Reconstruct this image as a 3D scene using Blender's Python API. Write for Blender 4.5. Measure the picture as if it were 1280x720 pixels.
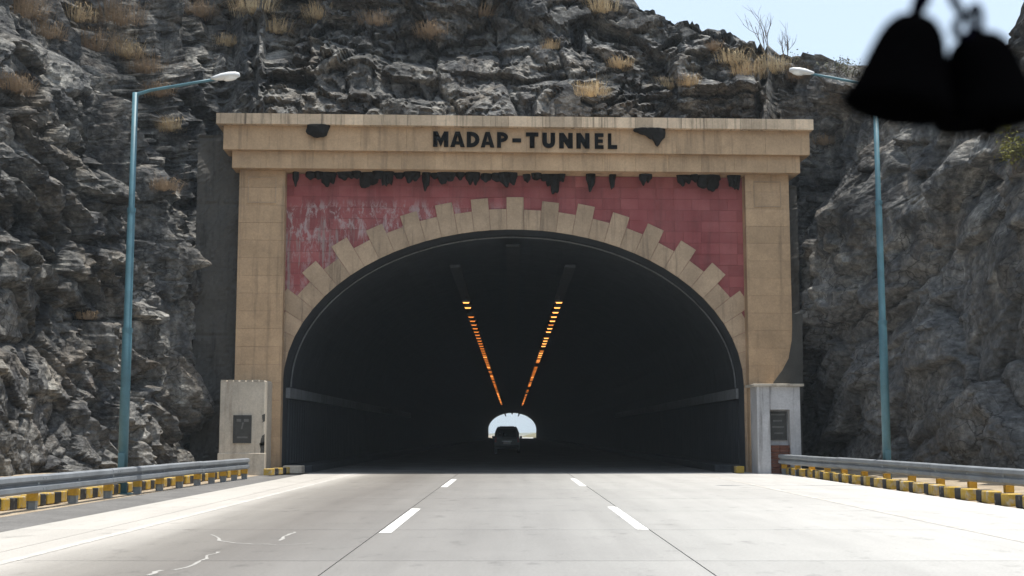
import bpy, bmesh, math, random
import numpy as np
from mathutils import Vector, Matrix
from mathutils.bvhtree import BVHTree
R = math.radians
PI = math.pi
random.seed(7)
rng = np.random.RandomState(11)
for o in list(bpy.data.objects):
    bpy.data.objects.remove(o)
S = bpy.context.scene
COL = S.collection

# ------------------------------------------------------------------ camera
F = 1600.0                      # focal length in pixels of a 1280 wide picture
PITCH = math.atan(183.0 / F)
CAM = Vector((0, 0, 1.35))
cd = bpy.data.cameras.new('camera')
cd.sensor_width = 36.0
cd.lens = 36.0 * F / 1280.0
cd.clip_start = 0.05
cd.clip_end = 6000
cd.dof.use_dof = True
cd.dof.focus_distance = 46
cd.dof.aperture_fstop = 5.5
cam = bpy.data.objects.new('camera', cd)
COL.objects.link(cam)
cam.location = CAM
cam.rotation_euler = (R(90) + PITCH, 0, 0)
S.camera = cam

# ------------------------------------------------------------------ sky and sun
SUN_DIR = Vector((0.20, 0.012, 1.0)).normalized()      # towards the sun
elev = math.asin(SUN_DIR.z)
azim = math.atan2(SUN_DIR.x, SUN_DIR.y)
W = bpy.data.worlds.new('World')
S.world = W
W.use_nodes = True
nt = W.node_tree
nt.nodes.clear()
sky = nt.nodes.new('ShaderNodeTexSky')
sky.sky_type = 'NISHITA'
sky.sun_disc = False
sky.sun_elevation = elev
sky.sun_rotation = azim
sky.air_density = 1.0
sky.dust_density = 2.0
sky.ozone_density = 1.0
bg = nt.nodes.new('ShaderNodeBackground')
bg.inputs['Strength'].default_value = 0.13
wo = nt.nodes.new('ShaderNodeOutputWorld')
# even, pale summer haze over the whole sky
hz = nt.nodes.new('ShaderNodeMix')
hz.data_type = 'RGBA'
hz.inputs[0].default_value = 0.55
hz.inputs[7].default_value = (4.7, 5.5, 6.2, 1)
nt.links.new(sky.outputs[0], hz.inputs[6])
nt.links.new(hz.outputs[2], bg.inputs[0])
nt.links.new(bg.outputs[0], wo.inputs[0])
sl = bpy.data.lights.new('sun', 'SUN')
sl.energy = 4.0
sl.angle = R(0.55)
sl.color = (1.0, 0.955, 0.88)
sun = bpy.data.objects.new('sun', sl)
COL.objects.link(sun)
sun.rotation_euler = SUN_DIR.to_track_quat('Z', 'Y').to_euler()
sun.location = (20, 20, 60)
S.render.engine = 'CYCLES'
S.view_settings.view_transform = 'Standard'
S.view_settings.look = 'None'
S.view_settings.gamma = 1.0
S.view_settings.use_curve_mapping = False
S.view_settings.exposure = 0.68
S.cycles.max_bounces = 8
S.cycles.diffuse_bounces = 5

# ------------------------------------------------------------------ helpers
def ray(px, py):
    up = Vector((0, -math.sin(PITCH), math.cos(PITCH)))
    fw = Vector((0, math.cos(PITCH), math.sin(PITCH)))
    return fw + Vector((1, 0, 0)) * ((px - 640) / F) + up * ((360 - py) / F)

def at_y(px, py, Y):
    r = ray(px, py)
    return CAM + r * (Y / r.y)

def link(o, parent=None):
    COL.objects.link(o)
    if parent is not None:
        o.parent = parent
    return o

def tag(o, label, cat, group=None):
    o['label'] = label
    o['category'] = cat
    if group:
        o['group'] = group
    return o

def empty(name, loc=(0, 0, 0), rz=0.0, label=None, cat=None, group=None):
    o = bpy.data.objects.new(name, None)
    o.empty_display_size = 0.2
    link(o)
    o.location = loc
    o.rotation_euler = (0, 0, rz)
    if label:
        tag(o, label, cat, group)
    return o

_ones = ['', 'first', 'second', 'third', 'fourth', 'fifth', 'sixth', 'seventh', 'eighth', 'ninth']
ORD = _ones[1:] + ['tenth', 'eleventh', 'twelfth', 'thirteenth', 'fourteenth', 'fifteenth', 'sixteenth', 'seventeenth', 'eighteenth', 'nineteenth', 'twentieth'] \
    + ['twenty-' + w for w in _ones[1:]] + ['thirtieth'] + ['thirty-' + w for w in _ones[1:]] + ['fortieth'] + ['forty-' + w for w in _ones[1:]]

class MB:
    def __init__(self):
        self.v = []
        self.f = []
    def add(self, vs, fs):
        b = len(self.v)
        self.v += [tuple(p) for p in vs]
        self.f += [tuple(b + i for i in f) for f in fs]
        return self
    def box(self, x0, x1, y0, y1, z0, z1):
        vs = [(x0, y0, z0), (x1, y0, z0), (x1, y1, z0), (x0, y1, z0),
              (x0, y0, z1), (x1, y0, z1), (x1, y1, z1), (x0, y1, z1)]
        return self.add(vs, [(3, 2, 1, 0), (4, 5, 6, 7), (0, 1, 5, 4), (1, 2, 6, 5), (2, 3, 7, 6), (3, 0, 4, 7)])
    def prism_xz(self, poly, y0, y1):
        """polygon in (x, z), extruded along y"""
        n = len(poly)
        vs = [(p[0], y0, p[1]) for p in poly] + [(p[0], y1, p[1]) for p in poly]
        fs = [tuple(range(n)), tuple(range(2 * n - 1, n - 1, -1))]
        for i in range(n):
            j = (i + 1) % n
            fs.append((i, i + n, j + n, j))
        return self.add(vs, fs)
    def tube(self, pts, rads, seg=8, cap=True):
        pts = [Vector(p) for p in pts]
        if not hasattr(rads, '__len__'):
            rads = [rads] * len(pts)
        rings = []
        ref = None
        for i, p in enumerate(pts):
            d = (pts[min(i + 1, len(pts) - 1)] - pts[max(i - 1, 0)]).normalized()
            if ref is None:
                ref = Vector((1, 0, 0)) if abs(d.x) < 0.8 else Vector((0, 1, 0))
            a = (ref - d * ref.dot(d)).normalized()
            ref = a
            b = d.cross(a)
            rings.append([p + (a * math.cos(2 * PI * k / seg) + b * math.sin(2 * PI * k / seg)) * rads[i] for k in range(seg)])
        vs = [q for r in rings for q in r]
        fs = []
        for i in range(len(pts) - 1):
            for k in range(seg):
                k2 = (k + 1) % seg
                fs.append((i * seg + k, i * seg + k2, (i + 1) * seg + k2, (i + 1) * seg + k))
        if cap:
            fs.append(tuple(range(seg - 1, -1, -1)))
            fs.append(tuple(range((len(pts) - 1) * seg, len(pts) * seg)))
        return self.add(vs, fs)
    def lathe(self, prof, seg=24, M=None):
        vs = []
        for r, z in prof:
            for k in range(seg):
                a = 2 * PI * k / seg
                vs.append(Vector((r * math.cos(a), r * math.sin(a), z)))
        if M is not None:
            vs = [M @ q for q in vs]
        fs = []
        for i in range(len(prof) - 1):
            for k in range(seg):
                k2 = (k + 1) % seg
                fs.append((i * seg + k, i * seg + k2, (i + 1) * seg + k2, (i + 1) * seg + k))
        return self.add(vs, fs)
    def mesh(self, name, mat, smooth=False, bevel=0.0):
        me = bpy.data.meshes.new(name)
        me.from_pydata(self.v, [], self.f)
        bm = bmesh.new()
        bm.from_mesh(me)
        bmesh.ops.recalc_face_normals(bm, faces=bm.faces)
        if bevel:
            bmesh.ops.bevel(bm, geom=list(bm.edges), offset=bevel, segments=1, affect='EDGES', profile=0.5)
        if smooth:
            for f in bm.faces:
                f.smooth = True
        bm.to_mesh(me)
        bm.free()
        me.materials.append(mat)
        return me
    def build(self, name, mat, parent=None, smooth=False, bevel=0.0):
        return link(bpy.data.objects.new(name, self.mesh(name, mat, smooth, bevel)), parent)

def obj(name, me, parent=None, loc=None):
    o = link(bpy.data.objects.new(name, me), parent)
    if loc is not None:
        o.location = loc
    return o

# ------------------------------------------------------------------ materials
class NT:
    def __init__(self, name):
        self.m = bpy.data.materials.new(name)
        self.m.use_nodes = True
        self.t = self.m.node_tree
        self.t.nodes.clear()
        self.out = self.n('ShaderNodeOutputMaterial')
        self.p = self.n('ShaderNodeBsdfPrincipled')
        self.l(self.p.outputs[0], self.out.inputs[0])
    def n(self, typ, **kw):
        x = self.t.nodes.new(typ)
        for k, v in kw.items():
            setattr(x, k, v)
        return x
    def l(self, a, b):
        self.t.links.new(a, b)
    def coord(self, kind='Object', scale=(1, 1, 1), rot=(0, 0, 0), loc=(0, 0, 0)):
        if kind == 'World':
            src = self.n('ShaderNodeNewGeometry').outputs['Position']
        else:
            src = self.n('ShaderNodeTexCoord').outputs[kind]
        mp = self.n('ShaderNodeMapping')
        mp.inputs['Scale'].default_value = scale
        mp.inputs['Rotation'].default_value = rot
        mp.inputs['Location'].default_value = loc
        self.l(src, mp.inputs[0])
        return mp.outputs[0]
    def noise(self, vec, scale, detail=6, rough=0.6, dist=0.0):
        x = self.n('ShaderNodeTexNoise')
        x.inputs['Scale'].default_value = scale
        x.inputs['Detail'].default_value = detail
        x.inputs['Roughness'].default_value = rough
        x.inputs['Distortion'].default_value = dist
        self.l(vec, x.inputs['Vector'])
        return x.outputs['Fac']
    def ramp(self, fac, stops, interp='LINEAR'):
        x = self.n('ShaderNodeValToRGB')
        cr = x.color_ramp
        cr.interpolation = interp
        while len(cr.elements) < len(stops):
            cr.elements.new(0.5)
        for e, (p, c) in zip(cr.elements, stops):
            e.position = p
            if not hasattr(c, '__len__'):
                c = (c, c, c)
            e.color = (c[0], c[1], c[2], 1)
        self.l(fac, x.inputs[0])
        return x.outputs[0]
    def mix(self, fac, a, b, blend='MIX'):
        x = self.n('ShaderNodeMix', data_type='RGBA', blend_type=blend)
        for s, val in ((x.inputs[0], fac), (x.inputs[6], a), (x.inputs[7], b)):
            if hasattr(val, 'links') or hasattr(val, 'is_linked'):
                self.l(val, s)
            elif hasattr(val, '__len__'):
                s.default_value = (val[0], val[1], val[2], 1)
            else:
                s.default_value = val
        return x.outputs[2]
    def math(self, op, a, b=None, clamp=False):
        x = self.n('ShaderNodeMath', operation=op)
        x.use_clamp = clamp
        for i, val in enumerate((a, b)):
            if val is None:
                continue
            if hasattr(val, 'is_linked'):
                self.l(val, x.inputs[i])
            else:
                x.inputs[i].default_value = val
        return x.outputs[0]
    def rand(self):
        return self.n('ShaderNodeObjectInfo').outputs['Random']
    def sep(self, vec):
        x = self.n('ShaderNodeSeparateXYZ')
        self.l(vec, x.inputs[0])
        return x.outputs
    def bump(self, h, strength=0.3, dist=0.02, prev=None):
        x = self.n('ShaderNodeBump')
        x.inputs['Strength'].default_value = strength
        x.inputs['Distance'].default_value = dist
        self.l(h, x.inputs['Height'])
        if prev is not None:
            self.l(prev, x.inputs['Normal'])
        return x.outputs[0]
    def done(self, color=None, rough=0.8, normal=None, metal=0.0, spec=0.3):
        if color is not None:
            if hasattr(color, 'is_linked'):
                self.l(color, self.p.inputs['Base Color'])
            else:
                self.p.inputs['Base Color'].default_value = (color[0], color[1], color[2], 1)
        if hasattr(rough, 'is_linked'):
            self.l(rough, self.p.inputs['Roughness'])
        else:
            self.p.inputs['Roughness'].default_value = rough
        self.p.inputs['Metallic'].default_value = metal
        self.p.inputs['Specular IOR Level'].default_value = spec
        if normal is not None:
            self.l(normal, self.p.inputs['Normal'])
        return self.m

def m_plain(name, c, rough=0.6, metal=0.0, var=0.25, scale=6.0, spec=0.3, bump=0.15):
    k = NT(name)
    v = k.coord('Object')
    f = k.noise(v, scale, 5, 0.65)
    lo = tuple(x * (1 - var) for x in c)
    hi = tuple(min(1, x * (1 + var)) for x in c)
    col = k.ramp(f, [(0.3, lo), (0.7, hi)])
    f2 = k.noise(v, scale * 7, 4, 0.6)
    return k.done(col, rough, k.bump(f2, bump, 0.01), metal, spec)

def m_emit(name, c, s):
    k = NT(name)
    k.done((0.1, 0.05, 0.02), 0.4)
    k.p.inputs['Emission Color'].default_value = (c[0], c[1], c[2], 1)
    k.p.inputs['Emission Strength'].default_value = s
    return k.m

def m_rock():
    k = NT('basalt_rock')
    v = k.coord('World')
    big = k.noise(v, 0.16, 4, 0.6)
    mid = k.noise(v, 0.75, 9, 0.68, 0.4)
    fine = k.noise(v, 4.5, 8, 0.7)
    col = k.ramp(mid, [(0.30, (0.028, 0.028, 0.030)), (0.43, (0.074, 0.075, 0.076)), (0.55, (0.168, 0.164, 0.153)), (0.70, (0.36, 0.345, 0.31))])
    tanf = k.ramp(k.noise(v, 0.42, 7, 0.7, 0.6), [(0.50, 0), (0.64, 1)])
    col = k.mix(k.math('MULTIPLY', tanf, 0.45), col, (0.205, 0.168, 0.125))
    rustf = k.ramp(k.noise(v, 0.95, 8, 0.75, 0.8), [(0.58, 0), (0.70, 1)])
    col = k.mix(k.math('MULTIPLY', rustf, 0.42), col, (0.15, 0.10, 0.065))
    # black water streaks running down the faces
    sv = k.coord('World', scale=(1.3, 1.3, 0.14))
    st = k.ramp(k.noise(sv, 1.1, 6, 0.6), [(0.50, 0), (0.64, 1)])
    col = k.mix(k.math('MULTIPLY', st, 0.55), col, (0.034, 0.035, 0.039))
    # the smooth shotcrete of the right hand cutting
    xs = k.sep(k.coord('World'))
    right = k.math('MULTIPLY', k.ramp(k.math('MULTIPLY', xs[0], 0.05), [(0.48, 0), (0.56, 1)]),
                   k.ramp(k.math('ADD', k.math('MULTIPLY', xs[2], 0.1), k.math('MULTIPLY', mid, 0.4)), [(0.7, 1), (1.15, 0)]))
    shot = k.ramp(mid, [(0.3, (0.085, 0.087, 0.090)), (0.6, (0.14, 0.139, 0.137)), (0.75, (0.27, 0.262, 0.25))])
    col = k.mix(k.math('MULTIPLY', right, 0.75), col, shot)
    bgf = k.ramp(big, [(0.35, 0.62), (0.62, 1.3)])
    col = k.mix(1.0, col, bgf, 'MULTIPLY')
    ff = k.ramp(fine, [(0.34, 0.52), (0.5, 0.95), (0.66, 1.55)])
    col = k.mix(1.0, col, ff, 'MULTIPLY')
    vor = k.n('ShaderNodeTexVoronoi', feature='DISTANCE_TO_EDGE')
    vor.inputs['Scale'].default_value = 2.6
    wv = k.n('ShaderNodeVectorMath', operation='ADD')
    nz = k.n('ShaderNodeTexNoise')
    nz.inputs['Scale'].default_value = 1.4
    nz.inputs['Detail'].default_value = 5
    k.l(v, nz.inputs['Vector'])
    k.l(k.coord('World', scale=(1, 0.55, 1.3), rot=(0.3, 0.5, 0.2)), wv.inputs[0])
    k.l(nz.outputs['Color'], wv.inputs[1])
    vor.inputs['Scale'].default_value = 1.5
    k.l(wv.outputs[0], vor.inputs['Vector'])
    cr = k.ramp(vor.outputs['Distance'], [(0.0, 1), (0.045, 0)])
    cm = k.ramp(k.noise(v, 0.6, 4, 0.6), [(0.42, 0), (0.58, 1)])
    col = k.mix(k.math('MULTIPLY', k.math('MULTIPLY', cr, cm), 0.8), col, (0.018, 0.017, 0.017))
    n1 = k.bump(k.noise(v, 2.6, 10, 0.75), 0.7, 0.16)
    vb = k.n('ShaderNodeTexVoronoi', feature='F1', distance='MANHATTAN')
    vb.inputs['Scale'].default_value = 3.4
    k.l(k.coord('World', scale=(1, 1, 1.6), rot=(0.4, 0.6, 0.3)), vb.inputs['Vector'])
    n1 = k.bump(vb.outputs['Distance'], 0.6, 0.12, n1)
    n2 = k.bump(k.noise(v, 9.0, 8, 0.75), 0.8, 0.06, n1)
    return k.done(col, 0.9, n2, 0, 0.25)

def m_stone(name, c, stain=0.5, var=0.12, world=True, streak_scale=1.0, stain_col=(0.05, 0.04, 0.032)):
    """painted / dressed stone with per-piece tone, grain and vertical drip stains"""
    k = NT(name)
    v = k.coord('World')
    g = k.noise(v, 1.1, 7, 0.65)
    col = k.ramp(g, [(0.3, tuple(x * 0.8 for x in c)), (0.7, tuple(min(1, x * 1.12) for x in c))])
    rr = k.ramp(k.rand(), [(0, 1 - var), (1, 1 + var)])
    col = k.mix(1.0, col, rr, 'MULTIPLY')
    sv = k.coord('World', scale=(2.6 * streak_scale, 2.6, 0.16))
    st = k.ramp(k.noise(sv, 1.3, 7, 0.68), [(0.53, 0), (0.72, 1)])
    col = k.mix(k.math('MULTIPLY', st, stain), col, stain_col)
    fine = k.ramp(k.noise(v, 14, 5, 0.7), [(0.3, 0.86), (0.7, 1.1)])
    col = k.mix(1.0, col, fine, 'MULTIPLY')
    nb = k.bump(k.noise(v, 22, 6, 0.7), 0.35, 0.02)
    return k.done(col, 0.88, nb, 0, 0.2)

def m_red():
    k = NT('red_painted_stone')
    v = k.coord('World')
    g = k.noise(v, 0.8, 6, 0.65)
    col = k.ramp(g, [(0.3, (0.245, 0.062, 0.064)), (0.7, (0.35, 0.118, 0.113))])
    rr = k.ramp(k.rand(), [(0, (0.86, 0.88, 0.88)), (0.6, (0.98, 0.99, 0.99)), (1, (1.12, 1.2, 1.2))])
    col = k.mix(1.0, col, rr, 'MULTIPLY')
    # grime washed down from the cornice
    sv = k.coord('World', scale=(1.7, 1.7, 0.2))
    st = k.ramp(k.noise(sv, 1.0, 6, 0.65), [(0.5, 0), (0.75, 1)])
    col = k.mix(k.math('MULTIPLY', st, 0.6), col, (0.085, 0.04, 0.04))
    # flaked whitish paint, mostly towards the left end of the panel
    xs = k.sep(v)
    left = k.ramp(k.math('MULTIPLY', k.math('ADD', xs[0], 9.0), 0.055), [(0.0, 1), (0.36, 0.75), (0.55, 0.0)])
    fv = k.coord('World', scale=(2.8, 2.8, 1.1))
    fl = k.ramp(k.noise(fv, 1.35, 10, 0.78, 0.5), [(0.50, 0), (0.57, 1)])
    zb = k.math('MULTIPLY', xs[2], 0.1)
    band = k.ramp(zb, [(0.60, 0.35), (0.80, 0.55), (0.87, 1.0), (0.95, 1.0), (0.985, 0.0)])
    f = k.math('MULTIPLY', k.math('MULTIPLY', left, fl), band)
    col = k.mix(k.math('MULTIPLY', f, 0.8), col, (0.42, 0.36, 0.35))
    # long grey drips
    dv = k.coord('World', scale=(1.9, 1.9, 0.16))
    dr = k.math('MULTIPLY', k.ramp(k.noise(dv, 1.9, 7, 0.65), [(0.545, 0), (0.60, 1)]), k.ramp(k.math('ADD', zb, k.math('MULTIPLY', k.math('SUBTRACT', g, 0.5), 0.25)), [(0.86, 1), (0.94, 0)]))
    col = k.mix(k.math('MULTIPLY', k.math('MULTIPLY', dr, left), 0.75), col, (0.27, 0.24, 0.22))
    nb = k.bump(k.noise(v, 18, 6, 0.7), 0.3, 0.02)
    return k.done(col, 0.85, nb, 0, 0.2)

def m_concrete_road():
    k = NT('road_concrete')
    v = k.coord('World')
    xs = k.sep(v)
    wob = k.math('MULTIPLY', k.math('SUBTRACT', k.noise(k.coord('World', scale=(1, 0.12, 1)), 0.5, 4, 0.6), 0.5), 1.6)
    x = k.math('ADD', xs[0], wob)
    t = k.math('MULTIPLY', k.math('ADD', x, 10.0), 0.05)
    def sx(X):
        return (X + 10) * 0.05
    col = k.ramp(t, [(sx(-7.1), (0.44, 0.42, 0.385)), (sx(-5.5), (0.45, 0.425, 0.39)), (sx(-4.6), (0.24, 0.225, 0.203)),
                     (sx(-3.4), (0.165, 0.153, 0.139)), (sx(-1.9), (0.21, 0.201, 0.189)), (sx(0.3), (0.255, 0.250, 0.24)),
                     (sx(2.6), (0.35, 0.345, 0.33)), (sx(9.0), (0.50, 0.49, 0.47))])
    tr = k.ramp(k.noise(k.coord('World', scale=(1.2, 0.05, 1)), 1.6, 5, 0.6), [(0.3, 0.91), (0.7, 1.05)])
    col = k.mix(1.0, col, tr, 'MULTIPLY')
    blot = k.ramp(k.noise(k.coord('World', scale=(1, 0.45, 1)), 0.7, 8, 0.7), [(0.3, 0.93), (0.65, 1.05)])
    col = k.mix(1.0, col, blot, 'MULTIPLY')
    gr = k.ramp(k.noise(v, 26, 5, 0.75), [(0.3, 0.82), (0.7, 1.12)])
    oil = k.ramp(k.noise(k.coord('World', scale=(1, 0.6, 1)), 1.9, 6, 0.7), [(0.58, 1), (0.70, 0.70)])
    col = k.mix(1.0, col, oil, 'MULTIPLY')
    col = k.mix(1.0, col, gr, 'MULTIPLY')
    rr = k.ramp(k.rand(), [(0, 0.965), (1, 1.025)])
    col = k.mix(1.0, col, rr, 'MULTIPLY')
    gv = k.noise(k.coord('World', scale=(0.3, 8, 1)), 9, 3, 0.6)
    nb = k.bump(gv, 0.12, 0.008)
    nb = k.bump(k.noise(v, 40, 4, 0.7), 0.18, 0.006, nb)
    return k.done(col, 0.62, nb, 0, 0.35)

def m_ground(name, c, c2, scale=1.2, stones=True):
    k = NT(name)
    v = k.coord('World')
    f = k.noise(v, scale, 9, 0.7)
    col = k.ramp(f, [(0.32, c), (0.68, c2)])
    g = k.ramp(k.noise(v, 18, 6, 0.75), [(0.3, 0.7), (0.7, 1.25)])
    col = k.mix(1.0, col, g, 'MULTIPLY')
    nb = k.bump(k.noise(v, 7, 9, 0.72), 0.6, 0.05)
    return k.done(col, 0.95, nb, 0, 0.15)

def m_paint_worn(name, c, under, lo=0.42, hi=0.55, scale=3.0):
    k = NT(name)
    v = k.coord('World')
    f = k.ramp(k.noise(v, scale, 9, 0.75), [(lo, 0), (hi, 1)])
    col = k.mix(f, under, c)
    col = k.mix(1.0, col, k.ramp(k.noise(v, 20, 4, 0.7), [(0.3, 0.85), (0.7, 1.1)]), 'MULTIPLY')
    return k.done(col, 0.7, k.bump(k.noise(v, 30, 4, 0.7), 0.2, 0.006))

M = {}
M['rock'] = m_rock()
M['tan'] = m_stone('tan_sandstone', (0.485, 0.335, 0.205), 0.5, 0.07)
M['tan_arch'] = m_stone('tan_arch_stone', (0.42, 0.31, 0.21), 0.65, 0.13)
M['ledge'] = m_stone('stained_ledge_stone', (0.62, 0.475, 0.33), 0.95, 0.22, streak_scale=2.6)
M['red'] = m_red()
M['mortar'] = m_stone('brown_mortar', (0.30, 0.15, 0.13), 0.4, 0.0)
M['whitewash'] = m_stone('whitewashed_concrete', (0.52, 0.465, 0.385), 0.62, 0.0, streak_scale=0.9, stain_col=(0.15, 0.10, 0.075))
M['greywash'] = m_stone('weathered_grey_concrete', (0.52, 0.515, 0.52), 0.85, 0.0, streak_scale=1.3)
M['darkconc'] = m_stone('dark_weathered_concrete', (0.085, 0.08, 0.072), 0.95, 0.10, streak_scale=1.1, stain_col=(0.028, 0.026, 0.025))
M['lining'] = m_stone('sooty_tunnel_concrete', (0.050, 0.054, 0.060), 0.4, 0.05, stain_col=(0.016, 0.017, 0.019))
M['wallband'] = m_stone('pale_wall_band', (0.20, 0.205, 0.21), 0.5, 0.05)
M['letter'] = m_plain('black_letter_paint', (0.004, 0.004, 0.004), 0.8, var=0.3, spec=0.1)
M['road'] = m_concrete_road()
M['roadbase'] = m_ground('joint_dirt', (0.06, 0.055, 0.05), (0.10, 0.09, 0.08))
M['asphalt'] = m_ground('old_asphalt', (0.125, 0.122, 0.118), (0.19, 0.185, 0.178), 0.9)
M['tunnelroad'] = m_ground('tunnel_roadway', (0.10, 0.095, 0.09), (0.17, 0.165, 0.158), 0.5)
M['dirt'] = m_ground('verge_dirt', (0.24, 0.19, 0.135), (0.42, 0.35, 0.26), 1.0)
M['hill'] = m_ground('dry_hillside', (0.11, 0.105, 0.06), (0.24, 0.21, 0.13), 0.02)
M['line'] = m_paint_worn('white_lane_paint', (0.78, 0.78, 0.76), (0.40, 0.39, 0.37), 0.36, 0.54, 4.0)
M['edge'] = m_paint_worn('worn_edge_paint', (0.60, 0.585, 0.55), (0.42, 0.40, 0.37), 0.44, 0.66, 3.0)
M['crack'] = m_paint_worn('crack_sealant', (0.40, 0.39, 0.365), (0.26, 0.25, 0.235), 0.3, 0.6)
M['yellow'] = m_paint_worn('yellow_kerb_paint', (0.46, 0.30, 0.045), (0.42, 0.38, 0.32), 0.36, 0.50, 6.0)
M['black'] = m_paint_worn('black_kerb_paint', (0.028, 0.028, 0.03), (0.30, 0.28, 0.25), 0.33, 0.44, 6.0)
M['steel'] = m_plain('galvanised_steel', (0.25, 0.27, 0.29), 0.55, 0.35, 0.22, 1.5, 0.4)
M['post'] = m_plain('galvanised_post', (0.33, 0.35, 0.36), 0.6, 0.4, 0.2, 3)
M['amber'] = m_plain('amber_reflective_paint', (0.60, 0.33, 0.03), 0.6, 0, 0.25, 8)
M['pole'] = m_plain('teal_pole_paint', (0.062, 0.15, 0.185), 0.5, 0.0, 0.22, 2.5, 0.45)
M['lamphead'] = m_plain('pale_lamp_housing', (0.62, 0.63, 0.63), 0.4, 0.0, 0.08, 6)
M['lampglass'] = m_plain('frosted_lamp_glass', (0.70, 0.72, 0.72), 0.15, 0.0, 0.05, 6, 0.6)
M['tray'] = m_plain('cable_tray_steel', (0.030, 0.031, 0.033), 0.8, 0.0, 0.2, 2)
M['fixture'] = m_plain('lamp_fixture_steel', (0.10, 0.10, 0.10), 0.6, 0.3)
M['sodium'] = m_emit('sodium_lamp_glow', (1.0, 0.27, 0.04), 0.75)
M['sodium_bright'] = m_emit('sodium_lamp_glow_bright', (1.0, 0.37, 0.08), 1.9)
M['comb'] = m_plain('dark_bee_comb', (0.016, 0.014, 0.012), 0.85, 0, 0.5, 14, 0.15, 0.9)
M['plaque'] = m_plain('dark_stone_plaque', (0.040, 0.040, 0.038), 0.35, 0, 0.3, 8, 0.4)
M['relief'] = m_plain('plaque_relief_grey', (0.13, 0.13, 0.125), 0.5, 0, 0.3, 8)
M['rust'] = m_plain('rusty_brown_brick', (0.15, 0.065, 0.045), 0.85, 0, 0.3, 6)
M['straw'] = m_plain('dry_straw', (0.42, 0.32, 0.19), 0.9, 0, 0.3, 3, 0.1)
M['straw_pale'] = m_plain('pale_dry_straw', (0.50, 0.40, 0.25), 0.9, 0, 0.3, 3, 0.1)
M['straw_brown'] = m_plain('brown_dry_straw', (0.25, 0.18, 0.115), 0.9, 0, 0.3, 3, 0.1)
M['twig'] = m_plain('grey_twig_bark', (0.13, 0.11, 0.095), 0.9, 0, 0.3, 8, 0.1)
M['leaf'] = m_plain('olive_leaf', (0.15, 0.145, 0.035), 0.7, 0, 0.4, 3, 0.2)
M['leaf_grey'] = m_plain('dusty_grey_green_leaf', (0.12, 0.12, 0.075), 0.8, 0, 0.4, 3, 0.2)
M['ornament'] = m_plain('shaded_ornament_black', (0.0012, 0.0012, 0.0014), 1.0, 0, 0.2, 30, 0.0, 0.0)  # near-black base carries the cabin's shade; no car interior is built
M['cord'] = m_plain('dark_navy_cord', (0.002, 0.002, 0.006), 1.0, 0, 0.2, 30, 0.0, 0.0)
M['carpaint'] = m_plain('dark_grey_car_paint', (0.035, 0.038, 0.042), 0.3, 0.3, 0.1, 2, 0.5)
M['carglass'] = m_plain('dark_car_glass', (0.015, 0.018, 0.02), 0.08, 0, 0.1, 2, 0.6, 0.0)
M['rubber'] = m_plain('tyre_rubber', (0.015, 0.015, 0.015), 0.85)
M['chrome'] = m_plain('bright_metal', (0.45, 0.46, 0.47), 0.3, 0.8)
M['tail'] = m_plain('red_tail_lens', (0.20, 0.012, 0.012), 0.25, 0, 0.1, 4, 0.5)
M['plate'] = m_plain('white_number_plate', (0.62, 0.62, 0.58), 0.5)

# ------------------------------------------------------------------ ground and road
def sheet(name, x0, x1, y0, y1, z, mat, nx=1, ny=1, parent=None):
    b = MB()
    xs = np.linspace(x0, x1, nx + 1)
    ys = np.linspace(y0, y1, ny + 1)
    vs = [(x, y, z) for y in ys for x in xs]
    fs = [(j * (nx + 1) + i, j * (nx + 1) + i + 1, (j + 1) * (nx + 1) + i + 1, (j + 1) * (nx + 1) + i) for j in range(ny) for i in range(nx)]
    b.add(vs, fs)
    return b.build(name, mat, parent)

g = sheet('ground', -1500, 1500, -300, 3000, -0.08, M['dirt'], 4, 4)
g['kind'] = 'structure'

SK = math.tan(R(2.6))           # skew of the portal against the road
PY = 46.0                       # portal plane on the road axis
def py_at(x):
    return PY + x * SK

road = sheet('road', -7.15, 9.32, -14, 44.9, -0.022, M['roadbase'])
road['kind'] = 'structure'
cols = [-7.1, -5.9, -1.86, 1.96, 6.5, 9.3]
GAP = 0.008
nrow = 13
Y0 = -13.0
LEN = 4.5
for i in range(len(cols) - 1):
    x0, x1 = cols[i] + GAP, cols[i + 1] - GAP
    for j in range(nrow):
        y0 = Y0 + j * LEN + 0.009
        y1 = Y0 + (j + 1) * LEN - 0.009
        b = MB()
        if j == nrow - 1:
            ya, yb = py_at(x0), py_at(x1)
        else:
            ya = yb = y1
        vs = [(x0, y0, -0.02), (x1, y0, -0.02), (x1, yb, -0.02), (x0, ya, -0.02), (x0, y0, 0), (x1, y0, 0), (x1, yb, 0), (x0, ya, 0)]
        b.add(vs, [(3, 2, 1, 0), (4, 5, 6, 7), (0, 1, 5, 4), (1, 2, 6, 5), (2, 3, 7, 6), (3, 0, 4, 7)])
        b.build('concrete_slab', M['road'], road)
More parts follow.
